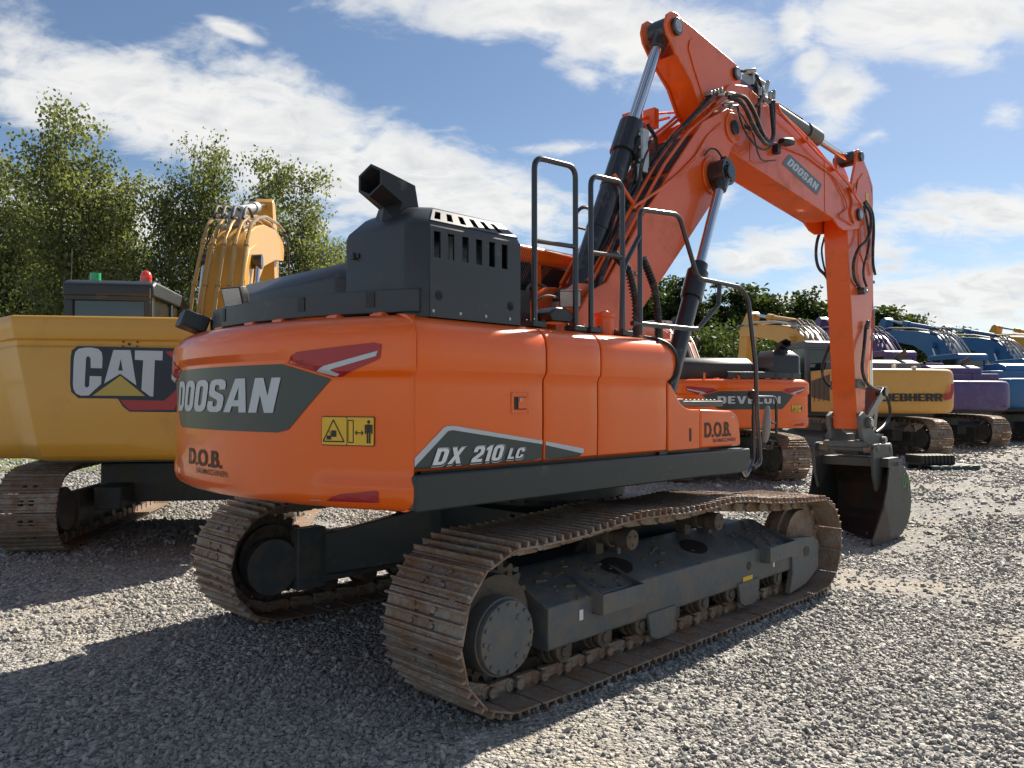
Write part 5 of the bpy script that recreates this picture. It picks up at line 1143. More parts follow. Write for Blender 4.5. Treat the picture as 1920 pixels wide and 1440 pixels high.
# ------------------------------------------------------------------ the other machines in the row
def simple_track(par, s, w=.6, L0=1.78, yc=1.2):
    loop = loop_points((-L0, .45), .42, (L0, .42), .385, [(L0, .81), (1.0, .87), (.4, .92), (-.4, .92), (-1.1, .91), (-L0 + .1, .88)])
    st, pitch = resample(loop, 47); b = MB(); h = w / 2; x = pitch / 2 - .004
    for p, t in st:
        mt = Matrix(((t.x, 0, t.y, p.x), (0, -1, 0, s * yc), (t.y, 0, -t.x, p.y), (0, 0, 0, 1)))
        b.box(-x, x, -h, -.08, 0, .014, mt); b.box(-x, x, .08, h, 0, .014, mt); b.box(-x, -.03, -.08, .08, 0, .014, mt); b.box(.03, x, -.08, .08, 0, .014, mt); b.box(-.03, .03, -.025, .025, 0, .014, mt)
        for g in (-.065, 0, .065): b.box(g - .008, g + .008, -h, h, .014, .038, mt)
        for q in (-.085, .085): b.box(-x * .9, x * .7, q - .018, q + .018, -.09, 0, mt)
    tr = put(b, 'track', 'rust', par)
    b = MB(); y0, y1 = sorted((s * (yc - .2), s * (yc + .15)))
    b.loft([[Vector((xx, s * a, z)) for a, z in ((yc + .17, .24), (yc + .17, .46), (yc - .12, .60), (yc - .22, .60), (yc - .22, .24))] for xx in (-1.4, 1.5)])
    b.cyl((-L0, s * (yc - .24), .45), (-L0, s * (yc + .2), .42), .24, n=20); b.cyl((-L0, s * (yc - .05), .45), (-L0, s * (yc + .03), .45), .34, n=24); b.cyl((L0, s * (yc - .12), .42), (L0, s * (yc + .12), .42), .30, n=24)
    for k in range(7): xx = -1.2 + k * .4; b.cyl((xx, s * (yc - .13), .2), (xx, s * (yc + .15), .2), .085, n=12)
    put(b, 'track_frame', 'slate_dirty', tr, bevel=.01)
def machine(loc, rz, paint, label, sc=1.0, hw=1.42, z0=1.05, z1=2.45, tail=2.9, boomz=1.0, hood='grey_body', style='plain', cabm='black', pipes=None, track_w=.6, house_z=2.2):
    r = empty('excavator', (loc[0], loc[1], 0), rz, sc); tagp(r, label, 'excavator', 'excavators parked in the yard')
    for s in (-1, 1): simple_track(r, s, track_w)
    b = MB(); b.cyl((0, 0, .85), (0, 0, 1.05), .62, n=32); b.box(-.7, .7, -1.0, 1.0, .38, .86); b.box(-1.2, 1.2, -.9, -.6, .35, .62); b.box(-1.2, 1.2, .6, .9, .35, .62); put(b, 'undercarriage_frame', 'slate_dirty', r, bevel=.02)
    # counterweight
    def ring(z, ins, yb=None):
        t = -tail + ins; h = hw + (.16 if style == 'cat' else 0) - ins
        if style == 'cat':
            yb = 1.03 - (2.3 - z) * .21; return [Vector(p) for p in ((-1.9, h, z), (-2.35, h, z), (-tail + .42 + ins, yb + .36, z), (t, yb, z), (t, -yb, z), (-tail + .42 + ins, -yb - .36, z), (-2.35, -h, z), (-1.9, -h, z))]
        pts = []
        for i in range(25):
            a = R(-90 + 180 * i / 24); c, s_ = math.cos(a), math.sin(a)
            px = abs(c) ** .55; py = (abs(s_) ** .32) * (1 if s_ > 0 else -1)
            pts.append(Vector((-1.9 - (tail - 1.9 - ins) * (px * .9 + .10 * max(0, 1 - py * py)), -py * h, z)))
        return [Vector((-1.85, h, z))] + pts + [Vector((-1.85, -h, z))]
    if style == 'cat': zs = [(z0, .14), (z0 + .05, .05), (z0 + .16, .0), (z0 + .20, -.004), (2.14, 0), (2.155, .025), (2.21, .030), (2.225, .0), (z1 - .10, 0), (z1 - .03, .01), (z1, .04)]
    else: zs = [(z0, .12), (z0 + .03, .05), (z0 + .1, .01), (z0 + .18, 0), ((z0 + z1) / 2, -.01), (z1 - .14, 0), (z1 - .06, .02), (z1 - .015, .06), (z1, .14)]
    b = MB(); b.loft([ring(z, i) for z, i in zs]); cw = put(b, 'counterweight', paint, r, bevel=(.02 if style == 'cat' else 0), smooth=(style != 'cat'), angle=50)
    b = MB(); hz = house_z
    b.prism([(-2.0, z0 + .02), (-2.0, hz), (.4, hz), (.4, z0 + .02)], -hw + .04, -.45); b.prism([(-2.0, z0 + .02), (-2.0, hz), (-.9, hz), (-.9, z0 + .02)], -.45, hw - .04)
    b.prism([(.42, z0 + .02), (.42, 1.8), (1.2, 1.7), (1.3, z0 + .02)], -hw + .04, -.5); put(b, 'house', paint, r, bevel=.03)
    b = MB(); b.box(-1.9, 1.1, -1.2, 1.2, z0 - .08, z0 + .03); put(b, 'floor_plate', 'slate', r)
    if hood:
        b = MB(); b.prism([(-1.95, hz), (-1.88, hz + .17), (-1.6, hz + .25), (-1.0, hz + .24), (-.9, hz)], -hw * .62, hw * .55); put(b, 'engine_hood', hood, r, bevel=.03)
        b = MB(); b.tube([(-1.45, -hw * .35, hz + .1), (-1.45, -hw * .35, hz + .28), (-1.62, -hw * .5, hz + .46)], .065, 12, .06, 4); b.cyl((-1.62, -hw * .5, hz + .462), (-1.61, -hw * .49, hz + .455), .058, n=12); put(b, 'exhaust_pipe', 'rust_dark', r, smooth=True)
    # cab
    b = MB(); kb = len(r.children); x0, x1, y0, y1 = -.75, .95, .40, 1.42
    b.prism([(x0 + .04, z0), (x0 + .04, 2.93), (x1 - .3, 2.93), (x1, 2.0), (x1, z0)], y0 + .03, y1 - .03); c = put(b, 'cab', 'glass', r)
    b = MB(); b.prism([(x0 - .03, 2.91), (x0 - .02, 3.06), (x0 + .1, 3.12), (x1 - .3, 3.11), (x1 - .12, 3.02), (x1 - .1, 2.92)], y0 - .02, y1 + .02); put(b, 'roof', cabm, c, bevel=.03)
    b = MB()
    for y in (y0, y1 - .10): b.prism([(x0, z0), (x0, 2.92), (x0 + .10, 2.92), (x0 + .10, z0)], y, y + .10); b.prism([(x0 + .85, z0), (x0 + .85, 2.92), (x0 + .92, 2.92), (x0 + .92, z0)], y, y + .10); b.prism([(x1 - .05, z0), (x1 - .38, 2.92), (x1 - .28, 2.92), (x1 + .03, z0)], y, y + .1)
    b.box(x0 - .01, x0 + .08, y0, y1, z0, 2.25); b.box(x0 - .01, x0 + .08, y0, y1, 2.86, 2.93); b.box(x0, x1, y0, y0 + .03, z0, 1.9); b.box(x0, x1, y1 - .03, y1, z0, 1.8)
    put(b, 'cab_frame', cabm, c, bevel=.012)
    if style != 'cat':
        for ch in [c] + list(c.children):
            for v_ in ch.data.vertices: v_.co.z = z0 + (v_.co.z - z0) * .88
    # boom
    Z = lambda p: [(x, 1.7 + (z - 1.7) * boomz) for x, z in p]
    pr = Z([(.15, 1.55), (.12, 1.95), (.55, 2.5), (1.05, 3.3), (1.5, 4.0), (1.85, 4.3), (2.3, 4.48), (3.2, 4.72), (4.5, 4.9), (5.4, 4.92), (5.68, 4.75), (5.6, 4.5), (4.5, 4.32), (3.2, 3.98), (2.6, 3.6), (2.2, 3.1), (1.5, 2.2), (.9, 1.75), (.5, 1.5)])
    b = MB(); b.prism(pr, -.30, .26); b.prism(Z([(1.3, 3.5), (1.7, 4.0), (2.3, 4.2), (2.6, 3.85), (2.2, 3.2), (1.6, 3.0)]), -.318, .278)
    bo = put(b, 'boom', paint, r, bevel=.012)
    b = MB(); top = Z([(.45, 2.45), (.60, 2.72), (.98, 3.34), (1.42, 4.04), (1.78, 4.38), (2.3, 4.60), (3.2, 4.83), (4.5, 5.0), (5.3, 5.02)])
    for i, y in enumerate((-.34, -.18, -.02, .14, .30)):
        P = [(x - (.05 + .012 * (i % 2)), y + .012 * math.sin(k * 2.2 + i), z + .02) for k, (x, z) in enumerate(top)]; b.tube(P, .03, 8, .12, 3)
        for t in (2, 3): b.cyl(Vector(P[t]) - (Vector(P[t]) - Vector(P[t - 1])) * .12, P[t], .040, n=8)
    put(b, 'steel_pipe', pipes or paint, bo, smooth=True)
    b = MB()
    for y in (-.22, -.05, .1, .22): b.hose([(x, y, z + .03) for x, z in Z([(1.7, 4.45), (1.9, 4.66), (2.2, 4.72), (2.5, 4.66)])], .025)
    for y in (-.36, .32): b.hose([(x, y, z) for x, z in Z([(5.2, 5.0), (5.7, 4.9), (5.95, 4.4), (5.9, 3.6)])], .025)
    put(b, 'hydraulic_hose', 'hose', bo, smooth=True)
    for s in (-1, 1):
        e = Vector((1.95, s * .40, 1.7 + 2.15 * boomz)); f0 = Vector((.95, s * .40, 1.3)); d = (e - f0).normalized(); ln = (e - f0).length
        b = MB(); b.cyl(f0, f0 + d * ln * .62, .085, n=16); b.cyl(e - Vector((0, s * .12, 0)), e + Vector((0, s * .07, 0)), .12, n=16); k = put(b, 'boom_cylinder', 'cylinder' if style == 'cat' else paint, r, smooth=True)
        b = MB(); b.cyl(f0 + d * ln * .6, e, .048, n=12); put(b, 'rod', 'chrome', k, smooth=True)
    a0 = Vector((2.35, 0, 1.7 + 3.05 * boomz)); a1 = Vector((5.05, 0, 1.7 + 3.80 * boomz)); d = (a1 - a0).normalized(); ln = (a1 - a0).length
    b = MB(); b.cyl(a0, a0 + d * ln * .62, .085, n=16); b.cyl(a0 + d * ln * .5, a0 + d * ln * .63, .11, n=16); b.box(2.25, 2.45, -.12, .12, a0.z - .28, a0.z + .05); k = put(b, 'arm_cylinder', 'steel' if style == 'cat' else paint, r, smooth=True)
    b = MB(); b.cyl(a0 + d * ln * .6, a1, .05, n=12); put(b, 'rod', 'chrome', k, smooth=True)
    zt = 1.7 + 3.9 * boomz; pz = 1.7 + 2.95 * boomz
    b = MB(); b.prism([(4.95, zt - .05), (5.1, zt + .05), (5.3, zt), (5.75, pz + .2), (5.85, pz - .3), (6.15, 1.5), (6.0, 1.2), (5.82, 1.25), (5.2, pz - .2), (5.15, pz + .1)], -.17, .17); put(b, 'arm', paint, r, bevel=.015)
    b = MB(); b.prism([(5.9, 1.3), (6.5, 1.2), (6.9, .7), (6.7, .2), (6.2, .0), (5.6, .05), (5.7, .12), (6.1, .2), (6.5, .4), (6.55, .7), (6.2, .9)], -.6, .6); put(b, 'bucket', 'bucket', r, bevel=.01)
    return r, cw

# the machine of the same make further back
ang = R(98.5)
X1 = empty('excavator', (4.20, 17.72, 0), ang)
tagp(X1, 'orange excavator parked farther back showing DEVELON on its counterweight', 'excavator', 'excavators parked in the yard')
def second_orange(par):
    for s in (-1, 1): simple_track(par, s)
    b = MB(); b.cyl((0, 0, .85), (0, 0, 1.07), .62, n=32); b.box(-.7, .7, -1.0, 1.0, .38, .86); put(b, 'undercarriage_frame', 'slate', par, bevel=.02)
    upper_body(par, 'DEVELON', 0, full=False)
    hoods(par)
    b = MB(); b.prism([(-.2, 1.27), (-.2, 1.75), (.1, 1.56), (.75, 1.55), (.76, 1.27)], -1.35, -.5); put(b, 'toolbox_cover', 'orange', par, bevel=.02)
    b = MB(); b.prism([(XS, 1.095), (XS, 1.27), (.86, 1.262), (.86, 1.1)], -1.37, 1.37); put(b, 'skirt_beam', 'slate', par, bevel=.01)
    b = MB(); b.tube([(-2.5, .22, 2.05), (-2.55, .22, 2.11), (-2.62, .22, 2.11), (-2.66, .22, 2.04)], .02, 8, .03, 3); b.tube([(-2.5, -.62, 2.04), (-2.5, -.62, 2.17)], .022, 8); b.tube([(-2.5, .86, 2.04), (-2.5, .86, 2.17)], .022, 8); put(b, 'lifting_eye', 'orange', par, smooth=True)
    cab(par)
    Z = [(.15, 1.8), (.12, 2.2), (.75, 2.9), (1.3, 3.3), (2.4, 3.6), (4.4, 3.7), (5.4, 3.4), (5.5, 3.1), (4.4, 3.1), (2.6, 3.0), (1.8, 2.6), (.9, 1.7)]
    b = MB(); b.prism(Z, -.27, .27); bo = put(b, 'boom', 'orange_boom', par, bevel=.01)
    b = MB()
    for y in (-.2, -.08, .1, .2): b.tube([(.25, y, 2.45), (.72, y, 2.98), (1.28, y, 3.38), (2.4, y, 3.68), (4.2, y, 3.8)], .02, 8, .1, 3)
    put(b, 'steel_pipe', 'steel', bo, smooth=True)
    b = MB(); b.cyl((.25, .05, 2.3), (1.15, .05, 3.55), .1, n=18); b.cyl((1.0, .05, 3.35), (1.18, .05, 3.6), .125, n=18); k = put(b, 'adjusting_cylinder', 'cylinder', par, smooth=True)
    b = MB(); b.hose([(.9, -.35, 2.4), (1.0, -.38, 2.8), (1.1, -.38, 3.2), (1.3, -.3, 3.5), (1.5, -.25, 3.55)], .022); b.hose([(1.2, .0, 3.7), (1.4, -.2, 3.7), (1.5, -.3, 3.5), (1.6, -.3, 3.3)], .022); put(b, 'hydraulic_hose', 'hose', bo, smooth=True)
    b = MB(); b.prism([(5.0, 3.9), (5.3, 4.0), (5.7, 3.4), (6.1, 1.4), (5.8, 1.3), (5.2, 3.2)], -.16, .16); put(b, 'arm', 'orange_boom', par, bevel=.012)
    b = MB(); b.prism([(5.9, 1.3), (6.5, 1.2), (6.9, .7), (6.7, .2), (6.2, .0), (5.6, .05), (6.1, .2), (6.5, .4), (6.55, .7), (6.2, .9)], -.55, .55); put(b, 'bucket', 'bucket', par, bevel=.01)
second_orange(X1)

X2, cwc = machine((-4.17, 10.47), ang, 'cat_yellow', 'yellow excavator at the left edge with CAT on its counterweight and beacons on its cab', style='cat', hood=None, cabm='slate', pipes='bronze', z0=1.04, hw=1.44)
def cat_emblem(par):
    # drawn on the flat rear face: u to the right, v up, in metres from the emblem's centre line
    K = 1 / 4.5 * .00518
    def T(pts): return [((x / 4.5 - 240) * .00518, 1.625 + (752 - 480 - y / 4.5) * .00518) for x, y in pts]
    F = lambda k: (lambda u, v: (-2.9 - k, -u, v))
    rim = T([(636, 860), (645, 800), (690, 765), (1500, 775), (1540, 830), (1530, 1150), (1480, 1320), (1105, 1315), (1050, 1270), (1010, 1205), (700, 1200), (645, 1150), (634, 1080)])
    e = lay('emblem_panel', [rim], F(.005), M['navy_decal'], par)
    lay('emblem_accent', [T([(1030, 1215), (1380, 1222), (1440, 1170), (1500, 1100), (1500, 1180), (1465, 1300), (1110, 1303), (1065, 1262)]), T([(1385, 805), (1490, 800), (1500, 960), (1455, 870)])], F(.007), M['red_decal'], e)
    C_ = [(662, 870), (672, 815), (700, 787), (750, 777), (805, 777), (852, 787), (880, 815), (887, 860), (884, 950), (795, 948), (793, 868), (780, 850), (764, 852), (757, 870), (749, 1092), (757, 1110), (772, 1110), (784, 1098), (788, 1015), (880, 1018), (878, 1082), (782, 1178), (720, 1180), (682, 1162), (662, 1125), (657, 1080)]
    A_ = [(972, 795), (1040, 795), (1031, 868), (1012, 968), (1028, 968.5), (1028, 995), (902, 1078)]
    A2 = [(1040, 795), (1108, 795), (1157, 1092), (1028, 995), (1028, 968.5), (1048, 968), (1031, 868)]
    T_ = [(1143, 797), (1367, 800), (1364, 880), (1303, 878), (1293, 1188), (1268, 1185), (1198, 1130), (1210, 880), (1143, 876)]
    lay('lettering', [T(C_), T(A_), T(A2), T(T_)], F(.007), M['silver_decal'], e)
    lay('triangle', [T([(1030, 1012), (1228, 1182), (812, 1179)])], F(.007), M['gold_decal'], e)
    b = MB()
    for dy, dz in ((0, 0), (-.075, .02), (-.075, -.02), (.055, .02), (.055, -.02)): b.cyl((-2.87, -.01 + dy, 2.18 + dz), (-2.885, -.01 + dy, 2.18 + dz), .012 if dy == 0 else .008, n=10)
    put(b, 'bolt', 'black', par)
cat_emblem(cwc)
cc = [c for c in X2.children if c.name.startswith('cab')][0]
b = MB(); b.cyl((-.5, 1.15, 3.10), (-.5, 1.15, 3.14), .075, n=16); o = b.cyl((-.5, 1.15, 3.14), (-.5, 1.15, 3.23), .062, n=20).build('beacon', M['beacon_green'], cc, smooth=True, angle=40)
b = MB(); b.cyl((-.5, .55, 3.10), (-.5, .55, 3.16), .07, n=16); b.sphere((-.5, .55, 3.19), .075, (.95, .95, 1.2)); b.build('beacon', M['beacon_red'], cc, smooth=True)
b = MB(); b.tube([(-.70, 1.35, 2.7), (-.70, 1.36, 3.0), (-.66, 1.37, 3.5)], .006, 6); b.build('antenna', M['hose'], cc); b = MB(); b.hose([(-.55, .48, 3.11), (-.79, .42, 3.0), (-.80, .42, 2.7), (-.80, .5, 2.62), (-.80, .6, 2.6)], .008); b.build('beacon_cable', M['hose'], cc)

X3, cwl = machine((10.42, 24.7), ang, 'lieb_yellow', 'pale yellow excavator in the back row showing LIEBHERR on its counterweight', sc=1.2, hw=1.44, z0=1.06, z1=2.10, tail=2.66, boomz=.65, house_z=2.10, cabm='grey_body', pipes='steel')
heavy('lettering', 'LIEBHERR', (-.70, .86, 1.345, 1.525), lambda u, v: (-2.66 - .026, -u, v), M['black_decal'], cwl, 0, 0, .08)
lay('side_decal', [[(.90, 1.36), (1.10, 1.40), (1.17, 1.55), (1.19, 1.75), (1.10, 1.75), (1.07, 1.58), (1.0, 1.52), (.90, 1.50)]], lambda u, v: (-2.66 + .16 * max(0, u - 1.0) - .02, -u, v), M['red_decal'], cwl, .05)
b = MB(); b.prism([(-1.8, 1.35), (-1.85, 2.0), (-.95, 1.85), (-.95, 1.45)], 1.40, 1.408)
for k in range(4): b.prism([(-1.75 + k * .22, 1.35), (-1.78 + k * .22, 1.98 - k * .04), (-1.76 + k * .22, 1.98 - k * .04), (-1.73 + k * .22, 1.35)], 1.408, 1.415)
put(b, 'side_grille', 'grille', X3)
b = MB(); b.prism([(-2.1, 2.11), (-2.0, 2.30), (-1.3, 2.32), (-1.2, 2.11)], .75, 1.2); put(b, 'intake_cover', 'grey_body', X3, bevel=.02)
b = MB(); b.box(-2.55, -2.48, -.32, -.22, 2.10, 2.16); b.box(-2.4, -2.34, .1, .18, 2.1, 2.2); put(b, 'rear_camera', 'white', X3, bevel=.01)
X4, cwp = machine((15.0, 29.3), ang, 'purple', 'purple excavator between the pale yellow and the blue one', sc=1.2, hw=1.36, z0=1.08, z1=1.92, tail=2.66, boomz=.71, house_z=2.14, hood='purple', cabm='purple')
b = MB(); 
for y in (-.9, -.2): b.tube([(-.2, y, 2.1), (-.2, y, 2.5), (.6, y, 2.55), (.6, y, 2.1)], .03, 8, .05, 3)
put(b, 'handrail', 'purple', X4, smooth=True)
b = MB(); 
for k in range(4): b.box(-2.64, -2.62, -1.1 + k * .33, -.95 + k * .33, 1.16, 1.22)
put(b, 'worn_patch', 'grey_body', cwp)
X5, _ = machine((20.0, 33.3), ang, 'blue', 'blue excavator standing beside the purple one with its full boom in view', sc=1.25, hw=1.36, z0=1.05, z1=2.0, tail=2.66, boomz=.75, house_z=2.25, hood='blue', pipes='steel', cabm='blue')
X6, _ = machine((25.2, 37.2), ang, 'blue', 'farther blue excavator at the right edge, mostly hidden behind the nearer one', sc=1.25, hw=1.36, z0=1.05, z1=2.0, tail=2.66, boomz=.75, house_z=2.25, hood='blue', pipes='steel', cabm='blue')
X7, _ = machine((30.5, 41.2), ang, 'lieb_yellow', 'yellow excavator at the far right end of the row, only its boom in view', sc=1.25, hw=1.36, z0=1.05, z1=2.0, tail=2.66, boomz=.84, house_z=2.25, cabm='grey_body')

# pallet with track parts lying by the pale yellow machine
P = empty('pallet', (10.25, 18.7, 0), R(10)); tagp(P, 'green pallet on the gravel loaded with black ribbed parts', 'pallet')
b = MB()
for k in range(5): b.box(-.6 + k * .26, -.44 + k * .26, -.5, .5, .11, .13)
for y in (-.45, 0, .45): b.box(-.6, .6, y - .05, y + .05, .0, .11)
put(b, 'pallet_deck', mat('green painted wood', (.015, .05, .05), .6), P)
Q = empty('machine_part', (10.0, 18.75, .13), R(10)); tagp(Q, 'black ribbed machine part lying on the green pallet', 'machine part')
b = MB()
for k in range(9): b.box(-.45 + k * .1, -.38 + k * .1, -.3, .3, .02, .22)
b.box(-.45, .45, -.28, .28, 0, .18); put(b, 'ribbed_block', 'black', Q, bevel=.01)
for o_ in (P, Q): o_.location.z += float(ground_z(o_.location.x, o_.location.y))

# ------------------------------------------------------------------ grass beyond the gravel on the left, trees all round
gm = mat('rough grass', (.10, .15, .025), .9, 0, 0, (.16, .17, .05), .6, 1.4, .6, 30, .3)
v = np.array([[-140, 14.0, .015], [-8.5, 18.3, .015], [-6, 60, .015], [-140, 90, .015]], float); me = np_mesh('grass', v, np.array([[0, 1, 2, 3]]), gm)
o = bpy.data.objects.new('grass', me); COL.objects.link(o); o['kind'] = 'structure'
def leaf_material(name, c1, c2, tr=.45):
    m = bpy.data.materials.new(name); m.use_nodes = True; t = m.node_tree; b = t.nodes['Principled BSDF']; nd = t.nodes.new; lk = t.links.new
    at = nd('ShaderNodeAttribute'); at.attribute_name = 'tone'
    x = nd('ShaderNodeMixRGB'); lk(at.outputs['Fac'], x.inputs[0]); x.inputs[1].default_value = (*c1, 1); x.inputs[2].default_value = (*c2, 1)
    lk(x.outputs[0], b.inputs['Base Color']); b.inputs['Roughness'].default_value = .6; b.inputs['Specular IOR Level'].default_value = .18
    ts = nd('ShaderNodeBsdfTranslucent'); g = nd('ShaderNodeMixRGB'); g.blend_type = 'MULTIPLY'; g.inputs[0].default_value = 1; lk(x.outputs[0], g.inputs[1]); g.inputs[2].default_value = (1.5, 1.6, .8, 1); lk(g.outputs[0], ts.inputs[0])
    ms = nd('ShaderNodeMixShader'); ms.inputs[0].default_value = tr; out = t.nodes['Material Output']
    lk(b.outputs[0], ms.inputs[1]); lk(ts.outputs[0], ms.inputs[2]); lk(ms.outputs[0], out.inputs[0]); return m
LM = {'aspen': leaf_material('aspen leaves', (.060, .078, .030), (.225, .235, .12), .44), 'pine': leaf_material('conifer needles', (.014, .024, .010), (.045, .062, .024), .2), 'bush': leaf_material('pale shrub leaves', (.035, .055, .016), (.09, .115, .04), .3), 'mid': leaf_material('dark broad leaves', (.022, .038, .012), (.07, .095, .03), .3)}
BARK = mat('grey brown bark', (.13, .115, .095), .9, 0, 0, (.05, .045, .035), .5, 5, .5, 20)
def tree_meshes(kind, H, W, seed, leaves=9000, ls=.12):
    g = np.random.default_rng(seed); tb = MB(); ends = []
    nst = {'aspen': 3, 'pine': 1, 'bush': 4, 'mid': 2}[kind]
    for k in range(nst):
        bx, by = g.normal(0, .12 * W if nst > 1 else 0, 2); lean = g.normal(0, .018, 2) * H; hh = H * g.uniform(.76, .95) if k else H * .97
        P = [Vector((bx * (1 + t) + lean[0] * t ** 1.5 + g.normal(0, .06), by * (1 + t) + lean[1] * t ** 1.5 + g.normal(0, .06), hh * t)) for t in np.linspace(0, 1, 8)]
        r0 = .011 * H * (1 if k == 0 else .7)
        rings = []
        for i, p in enumerate(P): rr = max(r0 * (1 - i / 7.3), .012); rings.append([p + Vector((rr * math.cos(a), rr * math.sin(a), 0)) for a in np.linspace(0, 2 * math.pi, 8)[:-1]])
        tb.loft(rings)
        nb = {'aspen': 44, 'pine': 40, 'bush': 12, 'mid': 20}[kind]
        for j in range(nb):
            t = g.uniform(.14 if kind != 'aspen' else .2, .97); i = int(t * 7); f = t * 7 - i; p = P[i].lerp(P[min(i + 1, 7)], f); a = g.uniform(0, 2 * math.pi)
            if kind == 'pine': ln = W * .5 * (1.05 - t) ** .7 * g.uniform(.6, 1.1); up = g.uniform(-.1, .25)
            elif kind == 'aspen': ln = W * .5 * (math.sin(math.pi * min(1, t * .66 + .17)) ** .6) * g.uniform(.40, 1.0); up = g.uniform(.25, .8)
            else: ln = W * .5 * math.sin(math.pi * (.15 + t * .8)) ** .6 * g.uniform(.5, 1.1); up = g.uniform(.2, .8)
            d = Vector((math.cos(a), math.sin(a), up)); e = p + d * ln; q = p + d * ln * .5 + Vector((0, 0, -.05 * ln)); tb.tube([p, q, e], max(.004 * H * (1.1 - t), .01), 4)
            m_ = 3 if kind != 'pine' else 4
            for u in np.linspace(.35, 1.0, m_): ends.append((p.lerp(e, u), ln * (.34 if kind != 'aspen' else .24) + .12, t))
        ends.append((P[-1], .5 if kind != 'pine' else .25, 1.0)); ends.append((P[-2], .7 if kind != 'pine' else .4, .9))
    C = np.array([tuple(e[0]) for e in ends]); S = np.array([e[1] for e in ends]); n = leaves
    idx = g.choice(len(C), n, p=(S ** 1.5) / (S ** 1.5).sum())
    off = np.clip(g.normal(0, 1, (n, 3)), -1.7, 1.7) * (S[idx, None]) * np.array([.75, .75, .6 if kind != 'pine' else .28])
    ctr = C[idx] + off; ctr[:, 2] = np.maximum(ctr[:, 2], .3)
    clump = g.normal(0, 1, len(C))[idx]
    q = g.normal(size=(n, 3)); q /= np.linalg.norm(q, axis=1)[:, None]; r = g.normal(size=(n, 3)); r -= (r * q).sum(1)[:, None] * q; r /= np.linalg.norm(r, axis=1)[:, None]
    s = ls * g.uniform(.6, 1.3, (n, 1)); asp = .62 if kind != 'pine' else .3
    V = np.stack([ctr - q * s, ctr + r * s * asp, ctr + q * s, ctr - r * s * asp], 1).reshape(-1, 3); F = np.arange(4 * n).reshape(n, 4)
    me = np_mesh('leaves', V, F, LM[kind]); at = me.attributes.new('tone', 'FLOAT', 'FACE'); at.data.foreach_set('value', np.clip(.5 + .16 * clump + g.normal(0, .2, n), 0, 1).astype(np.float32))
    tm = bpy.data.meshes.new('trunk'); tm.from_pydata([tuple(x) for x in tb.v], [], tb.f); tm.update(); tm.materials.append(BARK)
    return tm, me
TV = {'aspen': [tree_meshes('aspen', 12, 4.4, 11, 24000, .085), tree_meshes('aspen', 12, 5.0, 12, 26000, .085), tree_meshes('aspen', 12, 3.8, 13, 20000, .085)],
      'pine': [tree_meshes('pine', 10, 4.6, 21, 26000, .16), tree_meshes('pine', 10, 5.2, 22, 26000, .16)],
      'mid': [tree_meshes('mid', 10, 6.0, 31, 26000, .16), tree_meshes('mid', 10, 5.2, 32, 26000, .16)],
      'bush': [tree_meshes('bush', 5, 4.2, 41, 9000, .11)]}
def tree(kind, k, x, y, h, label, group, rz=0, wf=1.0):
    tm, lm = TV[kind][k % len(TV[kind])]; r = empty('tree' if kind != 'pine' else 'conifer_tree', (x, y, -.05), rz); base = {'aspen': 12, 'pine': 10, 'mid': 10, 'bush': 5}[kind]
    s = h / base; r.scale = (s * wf, s * wf, s); tagp(r, label, 'tree', group)
    for nme, me in (('trunk', tm), ('crown', lm)): o = bpy.data.objects.new(nme, me); COL.objects.link(o); o.parent = r
def at_px(u, d): return ((u - 960) / 1467.5 * d)
left = [(15, 33, 12.4, 0, .9, 'tall aspen at the left edge of the photo'), (85, 36, 11.6, 2, .9, 'slim aspen beside the tallest one, second from the left edge'), (165, 31, 13.3, 1, .85, 'tallest aspen, rising above the dark cab roof'),
        (232, 34, 9.8, 0, .85, 'aspen just right of the tallest one'), (345, 32, 12.8, 1, .72, 'bushy aspen behind the yellow boom'), (418, 36, 8.8, 2, .9, 'lower aspen directly behind the yellow boom'), (545, 32, 12.0, 0, .80, 'aspen standing over the long dark engine hood'),
        (636, 36, 9.4, 2, .8, 'small aspen beside the exhaust filter hood'), (-60, 34, 10.5, 1, 1, 'aspen partly outside the left edge'), (290, 44, 7.0, 1, 1.5, 'darker broad aspen in the gap behind the cab')]
for i, (u, d, h, k, wf, lb) in enumerate(left): tree('aspen', k, at_px(u, d), d, h, lb, 'aspens along the left side', i * 1.3, wf)
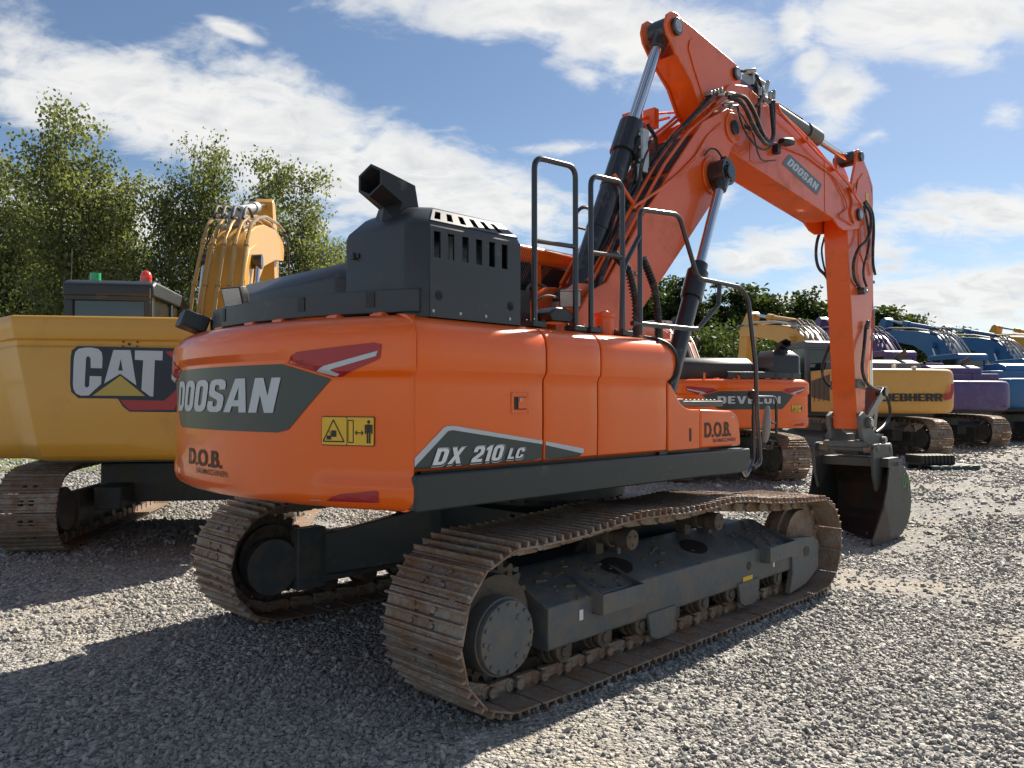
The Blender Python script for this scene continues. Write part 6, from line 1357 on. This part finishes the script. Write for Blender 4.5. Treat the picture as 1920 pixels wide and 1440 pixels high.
right = [(1235, 58, 10.4, 'mid', 0, 'dark tree just right of the raised boom foot'), (1290, 56, 10.6, 'pine', 0, 'dark conifer seen between the boom and the lift cylinder'), (1345, 60, 10.9, 'pine', 1, 'dark conifer right of the lift cylinder rod'), (1395, 58, 10.3, 'mid', 1, 'dark dense tree behind the handrail bend'),
         (1440, 62, 10.2, 'pine', 0, 'pointed conifer left of the gap in the treeline'), (1492, 60, 9.4, 'mid', 0, 'loose tree right of the gap in the treeline'), (1535, 58, 9.0, 'mid', 1, 'dark tree beside the orange arm, on its left'), (1580, 61, 9.3, 'pine', 1, 'conifer hidden for the most part behind the orange arm'),
         (1325, 50, 6.2, 'bush', 0, 'mid green shrub tree above the orange rear hood'), (1400, 52, 4.6, 'bush', 0, 'pale round shrub above the orange rear hood'), (1480, 50, 6.0, 'bush', 0, 'light green shrub tree behind the yellow boom on the right'), (1260, 52, 6.5, 'mid', 0, 'low dark tree behind the lift cylinder barrel'),
         (1665, 64, 9.4, 'mid', 1, 'tree right of the orange arm, over the purple boom'), (1695, 70, 7.2, 'mid', 0, 'lower tree over the purple boom, right of the taller one'), (1760, 95, 9.0, 'mid', 1, 'small far tree over the nearer blue boom'), (1808, 90, 9.6, 'mid', 0, 'far tree right of the blue boom crest'), (1850, 92, 9.2, 'mid', 1, 'far tree left of the farther blue boom'), (1905, 100, 8.6, 'pine', 0, 'far conifer at the right edge of the photo')]
for i, (u, d, h, kd, k, lb) in enumerate(right): tree(kd, k, at_px(u, d), d, h, lb, 'trees beyond the yard', i * 2.1, 1.15 if kd != 'bush' else 1.1)
# far wood that closes the horizon behind them
def far_wood():
    g = np.random.default_rng(5); n = 90000
    a = g.uniform(R(-44), R(44), n); d = g.uniform(120, 150, n) ; top = 10.2 + 2.2 * np.sin(a * 31) + 1.0 * np.sin(a * 83 + 1) + .7 * np.sin(a * 190)
    z = g.uniform(0, 1, n) ** .8 * top; c = np.stack([d * np.sin(a), d * np.cos(a), z], 1)
    q = g.normal(size=(n, 3)); q /= np.linalg.norm(q, axis=1)[:, None]; r = g.normal(size=(n, 3)); r -= (r * q).sum(1)[:, None] * q; r /= np.linalg.norm(r, axis=1)[:, None]
    s = .46 * g.uniform(.6, 1.4, (n, 1)); V = np.stack([c - q * s, c + r * s, c + q * s, c - r * s], 1).reshape(-1, 3)
    me = np_mesh('far_wood', V, np.arange(4 * n).reshape(n, 4), LM['mid']); at = me.attributes.new('tone', 'FLOAT', 'FACE'); at.data.foreach_set('value', g.uniform(0, 1, n).astype(np.float32))
    o = bpy.data.objects.new('far_wood', me); COL.objects.link(o); o['kind'] = 'stuff'
far_wood()
